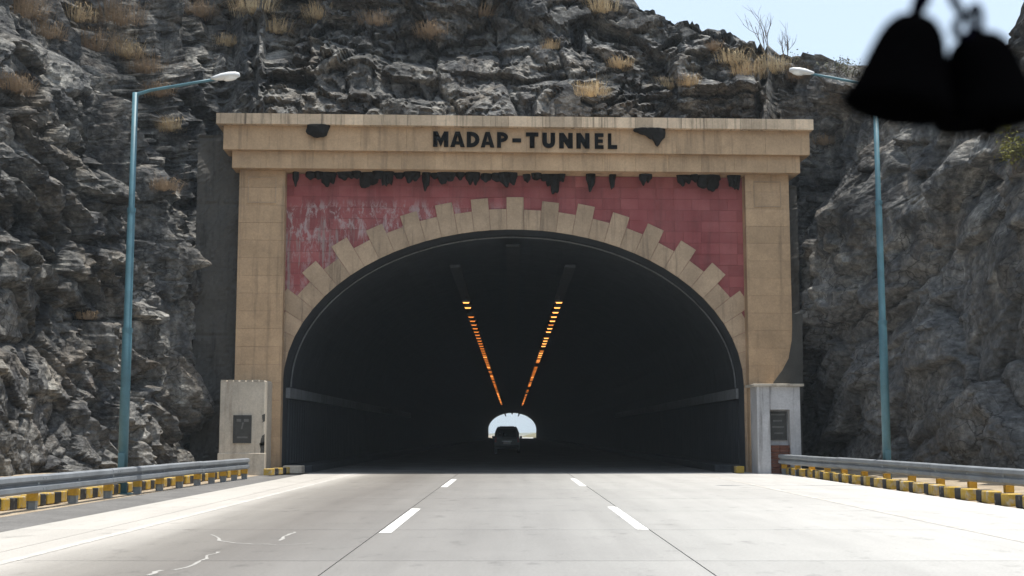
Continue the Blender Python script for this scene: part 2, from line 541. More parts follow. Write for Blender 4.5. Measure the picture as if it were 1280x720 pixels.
# painted lines
for X in (-1.86, 1.96):
    for k in range(-1, 3):
        yb = 17.9 + 15.4 * k + (0.6 if X > 0 else 0)
        ye = yb + 5.8
        if yb > 46:
            continue
        if ye > 45.5 and yb < 46.5:
            ye = 45.5
        dx = 0.085
        xo = X + (0.11 if X < 0 else -0.11)
        if X > 0:
            xo = X - 0.09
        sheet('lane_dash', xo - dx, xo + dx, yb, ye, 0.004, M['line'], 1, 3, road)
sheet('edge_line', -5.47, -5.32, -13, 45.5, 0.004, M['edge'], 1, 12, road)
sheet('edge_line', 6.42, 6.57, -13, 46.0, 0.004, M['edge'], 1, 12, road)
def crack(pxs, w=0.026):
    pts = []
    for (px, py) in pxs:
        d = -CAM.z
        r = ray(px, py)
        p = CAM + r * (d / r.z)
        pts.append(Vector((p.x, p.y, 0.003)))
    b = MB()
    vs = []
    fine = []
    for a, c in zip(pts[:-1], pts[1:]):
        for t in (0, 0.33, 0.66):
            q = a.lerp(c, t)
            fine.append(q + Vector((random.uniform(-.05, .05), random.uniform(-.05, .05), 0)))
    fine.append(pts[-1])
    for i, p in enumerate(fine):
        d = (fine[min(i + 1, len(fine) - 1)] - fine[max(i - 1, 0)])
        d.z = 0
        n = Vector((-d.y, d.x, 0)).normalized()
        ww = w * random.uniform(0.4, 1.2)
        vs += [p + n * ww, p - n * ww]
    b.add(vs, [(2 * i, 2 * i + 1, 2 * i + 3, 2 * i + 2) for i in range(len(fine) - 1)])
    b.build('crack_seal', M['crack'], road)
crack([(266, 668), (278, 676), (310, 680), (345, 681), (390, 679)])
crack([(350, 676), (358, 669), (368, 665)])
crack([(222, 713), (245, 703), (258, 697), (273, 690)])
crack([(190, 719), (203, 713)])
crack([(820, 655), (848, 656)], 0.02)

sh = sheet('asphalt_shoulder', -8.55, -7.12, -14, 45.4, -0.03, M['asphalt'], 1, 8)
sh['kind'] = 'structure'
# rough earth verges between the rails and the cuttings
def verge(name, x0, x1, y0, y1, z):
    b = MB()
    nx, ny = 12, 90
    vs = []
    for j in range(ny + 1):
        for i in range(nx + 1):
            x = x0 + (x1 - x0) * i / nx
            y = y0 + (y1 - y0) * j / ny
            e = min(i / 2.0, 1.0) if x0 > 0 else min((nx - i) / 2.0, 1.0)
            vs.append((x, y, z + e * random.uniform(0.0, 0.09) + 0.05 * e * abs(x - (x0 if x0 > 0 else x1))))
    fs = [(j * (nx + 1) + i, j * (nx + 1) + i + 1, (j + 1) * (nx + 1) + i + 1, (j + 1) * (nx + 1) + i) for j in range(ny) for i in range(nx)]
    o = b.add(vs, fs).build(name, M['dirt'], None)
    o['kind'] = 'structure'
verge('verge', -21, -8.56, -14, 47, -0.03)
verge('verge', 9.36, 20, -14, 47.5, -0.02)

# ------------------------------------------------------------------ tunnel portal
PM = Matrix.Translation((0, PY, 0)) @ Matrix.Rotation(R(2.6), 4, 'Z')
PMI = PM.inverted()
def P(px, py, v=0.0):
    """picture point -> (u, z) on the portal plane at depth v"""
    o = PMI @ CAM
    r = PMI.to_3x3() @ ray(px, py)
    t = (v - o.y) / r.y
    q = o + r * t
    return q.x, q.z
portal = empty('tunnel_portal', (0, PY, 0), R(2.6),
               'tan stone tunnel portal with red panel and black lettering in the rock face', 'tunnel portal')
UL = P(352, 540)[0]
UR = P(931, 540)[0]
U0 = (UL + UR) / 2
A = (UR - UL) / 2
ZS = P(641, 482)[1]
B = P(641, 287)[1] - ZS
def ell(t, da=0.0):
    """point of the arch at angle t (0 = right springing, pi = left), pushed out by da"""
    x, z = A * math.cos(t), B * math.sin(t)
    n = Vector((x / (A * A), 0, z / (B * B))).normalized()
    return Vector((U0 + x + n.x * da, 0, ZS + z + n.z * da)), n
Z_TOP = P(641, 152, -0.6)[1]
Z_FR0 = P(641, 195, -0.5)[1]
Z_FR1 = P(641, 164, -0.7)[1]
Z_AR0 = P(641, 216, -0.5)[1]
WL0, WL1 = P(295, 400, -0.55)[0], P(353, 400, -0.55)[0]
WR0, WR1 = P(935, 400, -0.55)[0], P(990, 400, -0.55)[0]
# backing wall with the arch cut through
def arch_profile(da, n=48):
    pr = [(U0 - A - da, -0.05), (U0 - A - da, ZS * 0.5)]
    for i in range(n + 1):
        t = PI - PI * i / n
        p, _ = ell(t, da)
        pr.append((p.x, p.z))
    pr += [(U0 + A + da, ZS * 0.5), (U0 + A + da, -0.05)]
    return pr
def backing():
    b = MB()
    inner = arch_profile(0.0)
    n = len(inner)
    x0, x1, zt = WL0 + 0.05, WR1 - 0.05, Z_TOP - 0.25
    outer = []
    for (x, z) in inner:
        if z < ZS:
            outer.append((x0 if x < U0 else x1, z))
        else:
            dx, dz = x - U0, z - ZS + 1e-6
            k = min((zt - ZS) / dz if dz > 1e-4 else 1e9, ((x1 - U0) if dx > 0 else (x0 - U0)) / dx if abs(dx) > 1e-4 else 1e9)
            outer.append((U0 + dx * k, ZS + dz * k))
    vs = [(x, 0, z) for x, z in inner] + [(x, 0, z) for x, z in outer] + [(x, 0.9, z) for x, z in inner] + [(x, 0.9, z) for x, z in outer]
    fs = []
    for i in range(n - 1):
        fs.append((i, i + 1, n + i + 1, n + i))
        fs.append((2 * n + i + 1, 2 * n + i, 3 * n + i, 3 * n + i + 1))
        fs.append((n + i, n + i + 1, 3 * n + i + 1, 3 * n + i))
    b.add(vs, fs)
    o = b.build('backing_wall', M['mortar'], portal)
    c = MB().add([(x, 0, z) for x, z in inner] + [(x, 0.9, z) for x, z in inner], [(i + 1, i, n + i, n + i + 1) for i in range(n - 1)])
    c.build('intrados', M['lining'], portal)
    # square top corners
    return o
backing()
# arch stones: alternately long and short
NV = 37
lens_t = np.linspace(0, PI, 2001)
ax = A * np.cos(lens_t)
az = B * np.sin(lens_t)
al = np.concatenate([[0], np.cumsum(np.hypot(np.diff(ax), np.diff(az)))])
def t_at(s):
    return float(np.interp(s, al, lens_t))
for i in range(NV):
    s0, s1 = al[-1] * i / NV, al[-1] * (i + 1) / NV
    t0, t1 = t_at(s0 + 0.006), t_at(s1 - 0.006)
    tm = t_at((s0 + s1) / 2)
    tall = (i % 2 == (NV // 2) % 2)
    hs = 0.74 + random.uniform(-0.02, 0.02)
    p0, n0 = ell(t0)
    p1, n1 = ell(t1)
    _, nm = ell(tm)
    poly = [(p0.x, p0.z), (p0.x + n0.x * hs, p0.z + n0.z * hs)]
    if tall:
        ht = 0.44 + random.uniform(-0.09, 0.05)
        q0 = p0 + n0 * hs + nm * ht
        q1 = p1 + n1 * hs + nm * ht
        poly += [(q0.x, q0.z), (q1.x, q1.z)]
    poly += [(p1.x + n1.x * hs, p1.z + n1.z * hs), (p1.x, p1.z)]
    MB().prism_xz(poly, -0.075 + random.uniform(-0.008, 0.008), 0.02).build('arch_stone', M['tan_arch'], portal)
for (xa, xb) in ((U0 - A - 0.74, U0 - A), (U0 + A, U0 + A + 0.74)):
    nz = 5
    for k in range(nz):
        MB().box(xa, xb, -0.07 - 0.004 * (k % 2), 0.02, ZS * k / nz + 0.006, ZS * (k + 1) / nz - 0.006).build('jamb_stone', M['tan_arch'], portal)
# red panel of coursed blocks
def clip(poly, p, n):
    out = []
    for i in range(len(poly)):
        a, b2 = poly[i], poly[(i + 1) % len(poly)]
        da = (a[0] - p[0]) * n[0] + (a[1] - p[1]) * n[1]
        db = (b2[0] - p[0]) * n[0] + (b2[1] - p[1]) * n[1]
        if da >= 0:
            out.append(a)
        if da * db < 0:
            t = da / (da - db)
            out.append((a[0] + (b2[0] - a[0]) * t, a[1] + (b2[1] - a[1]) * t))
    return out
RW, RH = 0.66, 0.405
zz = Z_AR0 - 0.02
row = 0
while zz > ZS + 1.2:
    z1, z0 = zz - 0.003, zz - RH + 0.003
    x = WL1 - 0.1 - (RW / 2 if row % 2 else 0)
    while x < WR0 + 0.1:
        w = RW * random.choice((1, 1, 1, 1.5))
        xa, xb = max(x + 0.003, WL1 - 0.08), min(x + w - 0.003, WR0 + 0.08)
        x += w
        if xb - xa < 0.06:
            continue
        cx, cz = (xa + xb) / 2, (z0 + z1) / 2
        t = math.atan2((cz - ZS) / B, (cx - U0) / A)
        if cz < ZS:
            continue
        p, n = ell(t, 0.35)
        # refine the nearest point of the arch
        best = min((((ell(tt, 0.35)[0].x - cx) ** 2 + (ell(tt, 0.35)[0].z - cz) ** 2), tt) for tt in np.linspace(t - 0.25, t + 0.25, 21) if 0 < tt < PI)
        p, n = ell(best[1], 0.35)
        poly = clip([(xa, z0), (xb, z0), (xb, z1), (xa, z1)], (p.x, p.z), (n.x, n.z))
        if len(poly) < 3:
            continue
        MB().prism_xz(poly, -0.025 - random.uniform(0, 0.012), 0.01).build('red_block', M['red'], portal)
    zz -= RH
    row += 1
# pilasters of coursed stone
for (a, b2, side) in ((WL0, WL1, -1), (WR0, WR1, 1)):
    pil = MB().box(a + 0.04, b2 - 0.04, -0.52, 0.01, -0.05, Z_AR0 + 0.02).build('pilaster', M['mortar'], portal)
    nc = 17
    ch = (Z_AR0 - 0.002) / nc
    for k in range(nc):
        z0, z1 = k * ch + 0.003, (k + 1) * ch - 0.003
        mid = a + (b2 - a) * (0.36 if k % 2 else 0.62)
        j = random.uniform(0, 0.008)
        MB().box(a, b2, -0.55 - j, -0.004, z0, z1).build('course_stone', M['tan'], pil)
    ca, cz = (a + b2) / 2, Z_AR0 - 0.72
    fb = MB()
    h, w, t = 0.47, 0.50, 0.03
    for (x0, x1, z0, z1) in ((ca - w, ca + w, cz + h - t, cz + h), (ca - w, ca + w, cz - h, cz - h + t), (ca - w, ca - w + t, cz - h + t, cz + h - t), (ca + w - t, ca + w, cz - h + t, cz + h - t)):
        fb.box(x0, x1, -0.585, -0.54, z0, z1)
    fb.build('panel_frame', M['tan_arch'], pil)
# entablature
CL, CR = P(290, 205, -0.95)[0], P(1000, 205, -0.95)[0]
FL, FR = P(279, 178, -1.15)[0], P(1012, 180, -1.15)[0]
TL, TR = P(270, 156, -1.4)[0], P(1017, 165, -1.4)[0]
arc = empty('cornice', (0, 0, 0))
bpy.data.objects.remove(arc)
def run(name, x0, x1, n, y0, y1, z0, z1, mat, jy=0.004):
    e = np.linspace(x0, x1, n + 1)
    for i in range(n):
        MB().box(e[i] + 0.003, e[i + 1] - 0.003, y0 - random.uniform(0, jy), y1, z0, z1).build(name, mat, portal)
run('architrave_stone', CL, CR, 17, -0.95, 0.9, Z_AR0, Z_FR0 - 0.004, M['tan'])
MB().box(CL + 0.1, CR - 0.1, -0.90, 0.88, Z_FR0 - 0.05, Z_FR0 + 0.05).build('cornice_core', M['mortar'], portal)
run('frieze_stone', FL, FR, 13, -1.15, 0.9, Z_FR0, Z_FR1 - 0.004, M['tan'])
run('ledge_stone', TL, TR, 33, -1.40, 1.4, Z_FR1, Z_TOP, M['ledge'], 0.02)
# lettering
def arcpts(cx, cz, rx, rz, a0, a1, n=9):
    return [(cx + rx * math.cos(R(a0 + (a1 - a0) * i / (n - 1))), cz + rz * math.sin(R(a0 + (a1 - a0) * i / (n - 1)))) for i in range(n)]
def strip(o, i):
    return [[o[k], o[k + 1], i[k + 1], i[k]] for k in range(len(o) - 1)]
def rect(a, b2, c, d):
    return [(a, c), (b2, c), (b2, d), (a, d)]
def glyph(ch):
    if ch == 'M':
        s = 0.29
        return [rect(0, s, 0, 1), rect(1 - s, 1, 0, 1), [(s, 1), (s, .48), (.5, .0), (.5, .55)], [(1 - s, .48), (1 - s, 1), (.5, .55), (.5, .0)]]
    if ch == 'A':
        xi = lambda h: .30 + .20 * h / .74
        return [[(0, 0), (.30, 0), (.5, .74), (.34, 1)], [(1, 0), (.66, 1), (.5, .74), (.70, 0)], [(.34, 1), (.5, .74), (.66, 1)],
                [(xi(.17), .17), (1 - xi(.17), .17), (1 - xi(.36), .36), (xi(.36), .36)]]
    if ch == 'D':
        return [rect(0, .33, 0, 1)] + strip(arcpts(.33, .5, .67, .5, 90, -90), arcpts(.33, .5, .33, .25, 90, -90))
    if ch == 'P':
        return [rect(0, .36, 0, 1)] + strip(arcpts(.36, .68, .64, .32, 90, -90), arcpts(.36, .68, .30, .10, 90, -90))
    if ch == 'T':
        return [rect(0, 1, .76, 1), rect(.31, .69, 0, .76)]
    if ch == 'U':
        return [rect(0, .35, .4, 1), rect(.65, 1, .4, 1)] + strip(arcpts(.5, .4, .5, .4, 180, 360), arcpts(.5, .4, .15, .13, 180, 360))
    if ch == 'N':
        return [rect(0, .33, 0, 1), rect(.67, 1, 0, 1), [(.33, 1), (.33, .45), (.67, 0), (.67, .55)]]
    if ch == 'E':
        return [rect(0, .38, 0, 1), rect(.38, 1, .78, 1), rect(.38, .92, .40, .60), rect(.38, 1, 0, .22)]
    if ch == 'L':
        return [rect(0, .36, 0, 1), rect(.36, 1, 0, .24)]
    return [rect(0, 1, .36, .60)]
LET = [('M', 541.5, 560.5), ('A', 563, 581), ('D', 583.5, 599.5), ('A', 601, 618), ('P', 621.5, 635), ('-', 640.5, 651.5),
       ('T', 657.5, 673), ('U', 678, 694), ('N', 699, 716), ('N', 720.5, 737), ('E', 743.5, 754.5), ('L', 760, 771.5)]
NAMES = {'-': 'hyphen'}
for ch, xa, xb in LET:
    sl_ = (xa - 541) * 0.012
    u0, z1 = P(xa, 164.2 + sl_, -1.2)
    u1, z0 = P(xb, 183.4 + sl_, -1.2)
    b = MB()
    for poly in glyph(ch):
        b.prism_xz([(u0 + p[0] * (u1 - u0), z0 + p[1] * (z1 - z0)) for p in poly], -1.22, -1.149)
    o = b.build('letter_' + NAMES.get(ch, ch.lower()), M['letter'], portal)
    o['label'] = 'raised black ' + ('hyphen' if ch == '-' else 'letter ' + ch) + ' on the tan frieze'
# dark weathered wing walls between the pilasters and the rock
for (x0, x1, zt, zb) in ((WL0 - 1.6, WL0 - 0.02, Z_FR1 - 0.1, 0), (WR1 + 0.02, WR1 + 0.45, Z_FR0 - 0.9, 0)):
    ww = MB().box(x0, x1, 0.10, 1.2, -0.05, zt).build('wing_wall', M['darkconc'], portal)
    nx_w, nz_w = max(4, int((x1 - x0) / 0.09)), 120
    vs = []
    for j in range(nz_w + 1):
        for i in range(nx_w + 1):
            x, z = x0 + (x1 - x0) * i / nx_w, zt * j / nz_w
            e = 0.0 if j in (0, nz_w) else 1.0
            amp = math.sin(x * 5.1 + 1.3 * math.sin(z * 1.7)) * 0.03 + math.sin(z * 3.3 + 2 * math.sin(x * 2.2)) * 0.035 + random.uniform(-.022, .022)
            if (z % 2.4) < 0.09:
                amp += 0.05
            vs.append((x, 0.02 + e * amp, z))
    fs = [(j * (nx_w + 1) + i, j * (nx_w + 1) + i + 1, (j + 1) * (nx_w + 1) + i + 1, (j + 1) * (nx_w + 1) + i) for j in range(nz_w) for i in range(nx_w)]
    MB().add(vs, fs).build('rough_facing', M['darkconc'], ww)

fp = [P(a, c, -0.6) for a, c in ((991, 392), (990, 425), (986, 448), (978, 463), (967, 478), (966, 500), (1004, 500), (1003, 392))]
MB().prism_xz(fp, -0.60, -0.565).build('dark_corner_patch', M['darkconc'], portal)  # thin dark plate with a curved edge over the right pilaster's lower corner

# ------------------------------------------------------------------ tunnel bore
TEND = 452.0
bore = empty('tunnel_bore', (0, PY + 0.9, 0), 0, 'long dark arched bore running through the hill to a bright exit', 'tunnel')
def extrude_profile(pr, ys, name, mat, parent, skew_first=True, thick=None):
    b = MB()
    n = len(pr)
    vs = []
    for k, y in enumerate(ys):
        for (x, z) in pr:
            yy = y + (x * SK if k == 0 and skew_first else 0)
            vs.append((x, yy, z))
    fs = []
    for k in range(len(ys) - 1):
        for i in range(n - 1):
            fs.append((k * n + i, k * n + i + 1, (k + 1) * n + i + 1, (k + 1) * n + i))
    b.add(vs, fs)
    return b.build(name, mat, parent)
prof = arch_profile(0.06, 40)
ys = [0.0] + [4 + 8 * i for i in range(int((TEND - PY) / 8))] + [TEND - PY - 0.9]
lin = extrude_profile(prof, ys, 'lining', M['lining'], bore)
# outer shell so the bore is a thick ring
outp = [(x + (0.7 if x > U0 else -0.7), z) if z < ZS else (U0 + (x - U0) * 1.085, ZS + (z - ZS) * 1.13) for x, z in prof]
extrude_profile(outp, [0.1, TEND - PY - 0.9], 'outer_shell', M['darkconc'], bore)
# exit ring face
b = MB()
n = len(prof)
ye = TEND - PY - 0.9
b.add([(x, ye, z) for x, z in prof] + [(x, ye, z) for x, z in outp], [(i, i + 1, n + i + 1, n + i) for i in range(n - 1)])
b.build('exit_ring', M['darkconc'], bore)
# pale joint ring near the mouth
for yr, da in ((0.9, 0.02),):
    ring = MB()
    pts = []
    for i in range(61):
        t = PI - PI * i / 60
        p, _ = ell(t, 0.0)
        pts.append((p.x, yr + p.x * SK, p.z))
    ring.tube(pts, 0.03, 6)
    ring.build('joint_ring', M['wallband'], bore, smooth=True)
# pale band and ledge at the springing, ribbed wall below
for sgn in (-1, 1):
    xw = U0 + sgn * (A + 0.06)
    segs = 14
    for k in range(segs):
        y0 = 0.2 + sgn * 0.4 + k * 4.0
        MB().box(min(xw, xw - sgn * 0.16), max(xw, xw - sgn * 0.16), y0 + 0.01, y0 + 3.98, ZS - 0.42, ZS - 0.05).build('wall_band', M['wallband'], bore)
    for k in range(46):
        y0 = 0.6 + sgn * 0.4 + k * 0.55
        MB().box(min(xw, xw - sgn * 0.06), max(xw, xw - sgn * 0.06), y0, y0 + 0.48, 0.28, ZS - 0.46).build('wall_panel', M['lining'], bore)
    # raised walkway with kerb
    xk = U0 + sgn * 7.35
    MB().box(min(xk, xw), max(xk, xw), 0.2 + sgn * 0.4, TEND - PY - 1, -0.04, 0.24).build('walkway', M['lining'], bore)
# three trays under the crown
for (X, w, z, y0) in ((-2.15, 0.20, 7.62, 1.0), (0.05, 0.26, 8.35, 0.6), (2.2, 0.20, 7.62, 1.0)):
    MB().box(X - w, X + w, y0, TEND - PY - 2, z, z + 0.09).build('cable_tray', M['tray'], bore)
tr_ = MB()
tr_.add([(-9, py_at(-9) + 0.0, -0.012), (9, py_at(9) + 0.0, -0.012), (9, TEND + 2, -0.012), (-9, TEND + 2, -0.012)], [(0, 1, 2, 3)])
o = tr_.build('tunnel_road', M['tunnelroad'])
o['kind'] = 'structure'
o = sheet('far_road', -7, 9, TEND + 2, 1400, -0.02, M['road'])
o['kind'] = 'structure'

# sodium lamps: two rows
def sodium_lamp(mat):
    r = empty('tunnel_lamp')
    MB().box(-0.18, 0.18, -0.09, 0.09, 0.0, 0.10).build('housing', M['fixture'], r, bevel=0.01)
    b = MB()
    b.prism_xz([(-0.15, 0.0), (0.15, 0.0), (0.12, -0.05), (-0.12, -0.05)], -0.03, 0.03)
    b.build('lens', mat, r)
    MB().box(-0.02, 0.02, -0.02, 0.02, 0.10, 0.26).build('stem', M['fixture'], r)
    return r
def copy_tree(o, parent=None):
    c = o.copy()
    COL.objects.link(c)
    c.parent = parent
    for ch in list(o.children):
        copy_tree(ch, c)
    return c
protoD = sodium_lamp(M['sodium'])
protoB = sodium_lamp(M['sodium_bright'])
used = {id(protoD): False, id(protoB): False}
for side, X in ((-1, -2.10), (1, 2.15)):
    k = 0
    cnt = 0
    y = 58.2
    while y < 268:
        skip = (side < 0 and k == 2) or (side > 0 and k in (8, 13, 21)) or random.random() < (0.04 if k < 28 else 0.30)
        if not skip:
            pr = protoB if (side > 0 and (k < 22) and random.random() < 0.75) or (side < 0 and k < 2) or random.random() < 0.12 else protoD
            if used[id(pr)]:
                r = copy_tree(pr)
            else:
                r = pr
                used[id(pr)] = True
            r.location = (X, y, 7.35)
            if side < 0:
                tag(r, 'glowing amber tunnel lamp in the left ceiling row', 'lamp', 'left row of tunnel lamps')
            else:
                tag(r, 'glowing amber tunnel lamp in the right ceiling row', 'lamp', 'right row of tunnel lamps')
            if k == 0:
                r['label'] = 'nearest glowing amber lamp at the front of the %s ceiling row' % ('left' if side < 0 else 'right')
            elif cnt < 20:
                r['label'] = '%s glowing amber lamp from the front of the %s ceiling row' % (ORD[cnt], 'left' if side < 0 else 'right')
            else:
                r['label'] = 'small distant amber lamp in the far stretch of the %s ceiling row' % ('left' if side < 0 else 'right')
            cnt += 1
        y += 2.4 + 0.006 * k
        k += 1

# hills beyond the exit
def hill(name, x0, x1, y0, y1, hmax, seed):
    b = MB()
    n = 30
    rs = np.random.RandomState(seed)
    ph = rs.uniform(0, 6, 6)
    vs = []
    for j in range(n + 1):
        for i in range(n + 1):
            u, w = i / n, j / n
            e = math.sin(PI * u) ** 0.8 * math.sin(PI * min(1, w * 1.0)) ** 0.8
            h = hmax * e * (0.75 + 0.25 * math.sin(5 * u + ph[0]) * math.sin(4 * w + ph[1])) + 2 * e * math.sin(17 * u + ph[2]) * math.sin(13 * w + ph[3])
            vs.append((x0 + (x1 - x0) * u, y0 + (y1 - y0) * w, h - 0.4))
    fs = [(j * (n + 1) + i, j * (n + 1) + i + 1, (j + 1) * (n + 1) + i + 1, (j + 1) * (n + 1) + i) for j in range(n) for i in range(n)]
    o = b.add(vs, fs).build(name, M['hill'], None, smooth=True)
    o['kind'] = 'structure'
hill('hill', 3, 160, 560, 800, 12, 3)
hill('hill', -500, 500, 1600, 2400, 5, 5)

# ------------------------------------------------------------------ rock cutting
_tab = rng.rand(256, 256)
def vnoise(u, v, sc, seed):
    u = u * sc + seed * 17.31
    v = v * sc + seed * 7.77
    iu, iv = np.floor(u).astype(int), np.floor(v).astype(int)
    fu, fv = u - iu, v - iv
    fu = fu * fu * (3 - 2 * fu)
    fv = fv * fv * (3 - 2 * fv)
    g = lambda a, b: _tab[a & 255, b & 255]
    return ((g(iu, iv) * (1 - fu) + g(iu + 1, iv) * fu) * (1 - fv) + (g(iu, iv + 1) * (1 - fu) + g(iu + 1, iv + 1) * fu) * fv) * 2 - 1
def fbm(u, v, sc, seed, oct=4):
    r = 0
    a = 1
    for i in range(oct):
        r = r + a * vnoise(u, v, sc * 2 ** i, seed + i * 3)
        a *= 0.5
    return r
def hsh(i, j, seed, k):
    return _tab[(i * 73 + j * 151 + seed * 57 + k * 31) & 255, (j * 89 + i * 23 + seed * 101 + k * 67) & 255]
lw_ = 1.0
def vor(u, v, cell, seed, offs, tilt, lean=0.0):
    """broken-block relief: each cell is a tilted facet"""
    a, b = u / cell, v / cell
    ia, ib = np.floor(a).astype(int), np.floor(b).astype(int)
    best = np.full(u.shape, 1e9)
    sec = np.full(u.shape, 1e9)
    hit = np.zeros(u.shape)
    for di in (-1, 0, 1):
        for dj in (-1, 0, 1):
            ci, cj = ia + di, ib + dj
            cx = ci + 0.1 + 0.8 * hsh(ci, cj, seed, 1)
            cy = cj + 0.1 + 0.8 * hsh(ci, cj, seed, 2)
            dx, dy = a - cx, b - cy
            d = dx * dx + dy * dy
            h = (hsh(ci, cj, seed, 3) * 2 - 1) * offs + dx * cell * (hsh(ci, cj, seed, 4) * 2 - 1) * tilt + dy * cell * (hsh(ci, cj, seed, 5) * 2 - 1) * tilt
            closer = d < best
            sec = np.where(closer, best, np.minimum(sec, d))
            hit = np.where(closer, h - lean * lw_ * dy * cell, hit)
            best = np.where(closer, d, best)
    edge = (np.sqrt(sec) - np.sqrt(best)) * cell
    return hit, edge
ctrl = [(-19.5, -10), (-18.6, 5), (-17.4, 18), (-15.6, 27), (-13.5, 34.5), (-11.6, 40.5), (-10.75, 44.2), (-11.1, 46.9), (-9.8, 47.9),
        (-5, 48.2), (0, 48.4), (5, 48.7), (9.6, 48.7), (10.8, 48.0), (10.95, 46.3), (11.35, 42.5), (12.7, 36.5), (14.3, 29), (16, 18), (17.4, 5), (18.5, -10)]
cp = np.array(ctrl, float)
def catmull(P_, n=40):
    out = []
    Q = np.vstack([2 * P_[0] - P_[1], P_, 2 * P_[-1] - P_[-2]])
    for i in range(1, len(Q) - 2):
        t = np.linspace(0, 1, n, endpoint=False)[:, None]
        out.append(0.5 * ((2 * Q[i]) + (-Q[i - 1] + Q[i + 1]) * t + (2 * Q[i - 1] - 5 * Q[i] + 4 * Q[i + 1] - Q[i + 2]) * t ** 2 + (-Q[i - 1] + 3 * Q[i] - 3 * Q[i + 1] + Q[i + 2]) * t ** 3))
    out.append(Q[-2][None])
    return np.vstack(out)
cu = catmull(cp)
sl_len = np.concatenate([[0], np.cumsum(np.hypot(*np.diff(cu, axis=0).T))])
TOT = sl_len[-1]
# sample density: fine where the camera looks
ss = [0.0]
while ss[-1] < TOT:
    s = ss[-1]
    y = np.interp(s, sl_len, cu[:, 1])
    ss.append(s + (0.085 if y > 21 else 0.4))
ss = np.array(ss[:-1])
px_ = np.interp(ss, sl_len, cu[:, 0])
py_ = np.interp(ss, sl_len, cu[:, 1])
tx = np.gradient(px_, ss)
ty = np.gradient(py_, ss)
# smooth normals
ker = np.ones(21) / 21
txs = np.convolve(np.pad(tx, 10, mode='edge'), ker, 'valid')
tys = np.convolve(np.pad(ty, 10, mode='edge'), ker, 'valid')
ln = np.hypot(txs, tys)
nx_, ny_ = tys / ln, -txs / ln          # pointing into the cutting
# ridge height along the path
hc = [(-15.5, 22), (-11.3, 24), (-5, 24), (0, 23), (3.2, 19.9), (4.6, 19.2), (6.3, 18.7), (8.0, 18.1), (9.6, 17.0), (11.0, 15.7)]
def ridge():
    H = np.zeros_like(ss)
    mid_s = TOT / 2
    for i in range(len(ss)):
        x, y, s = px_[i], py_[i], ss[i]
        if s < mid_s and y < 47.5:
            H[i] = 24
        elif y > 46.8:
            H[i] = np.interp(x, [c[0] for c in hc], [c[1] for c in hc])
        else:
            H[i] = np.interp(y, [-10, 20, 28, 33, 37, 42.5, 45.4, 46.8], [10.5, 12.5, 13.8, 14.4, 13.4, 12.6, 13.0, 14.7])
    k = np.ones(31) / 31
    return np.convolve(np.pad(H, 15, mode='edge'), k, 'valid')
Hs = ridge()
NT_ = 262
tau = np.linspace(0, 1, NT_)
SG, TG = np.meshgrid(ss, tau, indexing='ij')
ZG = TG * Hs[:, None]
XP = px_[:, None] + 0 * ZG
leftw = np.clip((-px_ - 9.5) / 1.5, 0, 1)[:, None] * (ss < TOT / 2)[:, None]
rightw = np.clip((px_ - 9.5) / 1.5, 0, 1)[:, None] * (ss > TOT / 2)[:, None]
centw = 1 - np.clip(leftw + rightw, 0, 1)
def ssm(x, a, b):
    t = np.clip((x - a) / (b - a), 0, 1)
    return t * t * (3 - 2 * t)
# large-scale set back
zl = ZG + 0.8 * fbm(SG, ZG * 0.2, 0.25, 5, 3)
back = leftw * (0.24 * ZG + 1.1 * ssm(zl, 8.5, 10.5) + 1.0 * ssm(zl, 13.5, 14.5)) \
     + centw * (0.10 * np.maximum(ZG - 11, 0) + 0.9 * ssm(zl, 14.3, 15.2) + 1.2 * ssm(zl, 16.2, 17.4)) \
     + rightw * (0.085 * ZG + 0.8 * ssm(zl, 9.0, 11.0))
wu = SG + 0.45 * fbm(SG, ZG, 0.5, 21, 3)
wv = ZG + 0.45 * fbm(SG, ZG, 0.5, 31, 3)
# jointing tilted steeply on the left, nearly level in the middle
ang = leftw * R(-30) + rightw * R(22)
cu_, su_ = np.cos(ang), np.sin(ang)
sL = float(np.interp(-10.2, px_[ss < TOT / 2][py_[ss < TOT / 2] > 46], ss[ss < TOT / 2][py_[ss < TOT / 2] > 46]))
sR = TOT - (sL * 1.0)
sR = float(ss[(ss > TOT / 2) & (px_ > 10.2)][0])
pv = np.where(SG < TOT / 2, sL, sR)
ru = pv + (wu - pv) * cu_ + (wv - 12) * su_
rv = 12 - (wu - pv) * su_ + (wv - 12) * cu_
side = np.clip(leftw + rightw, 0, 1)
lw_ = centw + 0.12 * side
su1 = 1.0 - 0.36 * side          # the side walls are seen at a glancing angle: longer blocks
su2 = 0.8 - 0.22 * side
su3 = 1.0 - 0.28 * side
h1, e1 = vor(ru * su1, rv * 0.62, 2.9, 1, 0.62, 0.40, 0.10)
h2, e2 = vor(ru * su2, rv * (1.25 - 0.35 * side), 1.30, 2, 0.30, 0.55, 0.30)
h3, e3 = vor(ru * su3, rv * (1.3 - 0.2 * side), 0.60, 3, 0.14, 0.75, 0.35)
h4, e4 = vor(ru * su3, rv * 1.15, 0.28, 4, 0.05, 0.70, 0.25)
rough = 1.0 - 0.40 * rightw * (1 - ssm(ZG, 7.5, 11.0))
patch = ssm(fbm(SG * (1 - 0.5 * side), ZG, 0.26, 77, 3), -0.25, 0.30)
disp = rough * (h1 + h2 * (0.65 + 0.6 * patch) + h3 * (0.55 - 0.2 * side + 0.85 * patch) + h4 * (0.55 - 0.25 * side + 0.75 * patch)) + 0.25 * fbm(SG * (1 - 0.4 * side), ZG, 0.35, 41, 4) + 0.035 * fbm(SG, ZG, 2.5, 61, 3)
disp -= rough * (0.30 * np.exp(-(e1 / 0.12) ** 2) + 0.20 * np.exp(-(e2 / 0.09) ** 2) + 0.07 * np.exp(-(e3 / 0.06) ** 2))
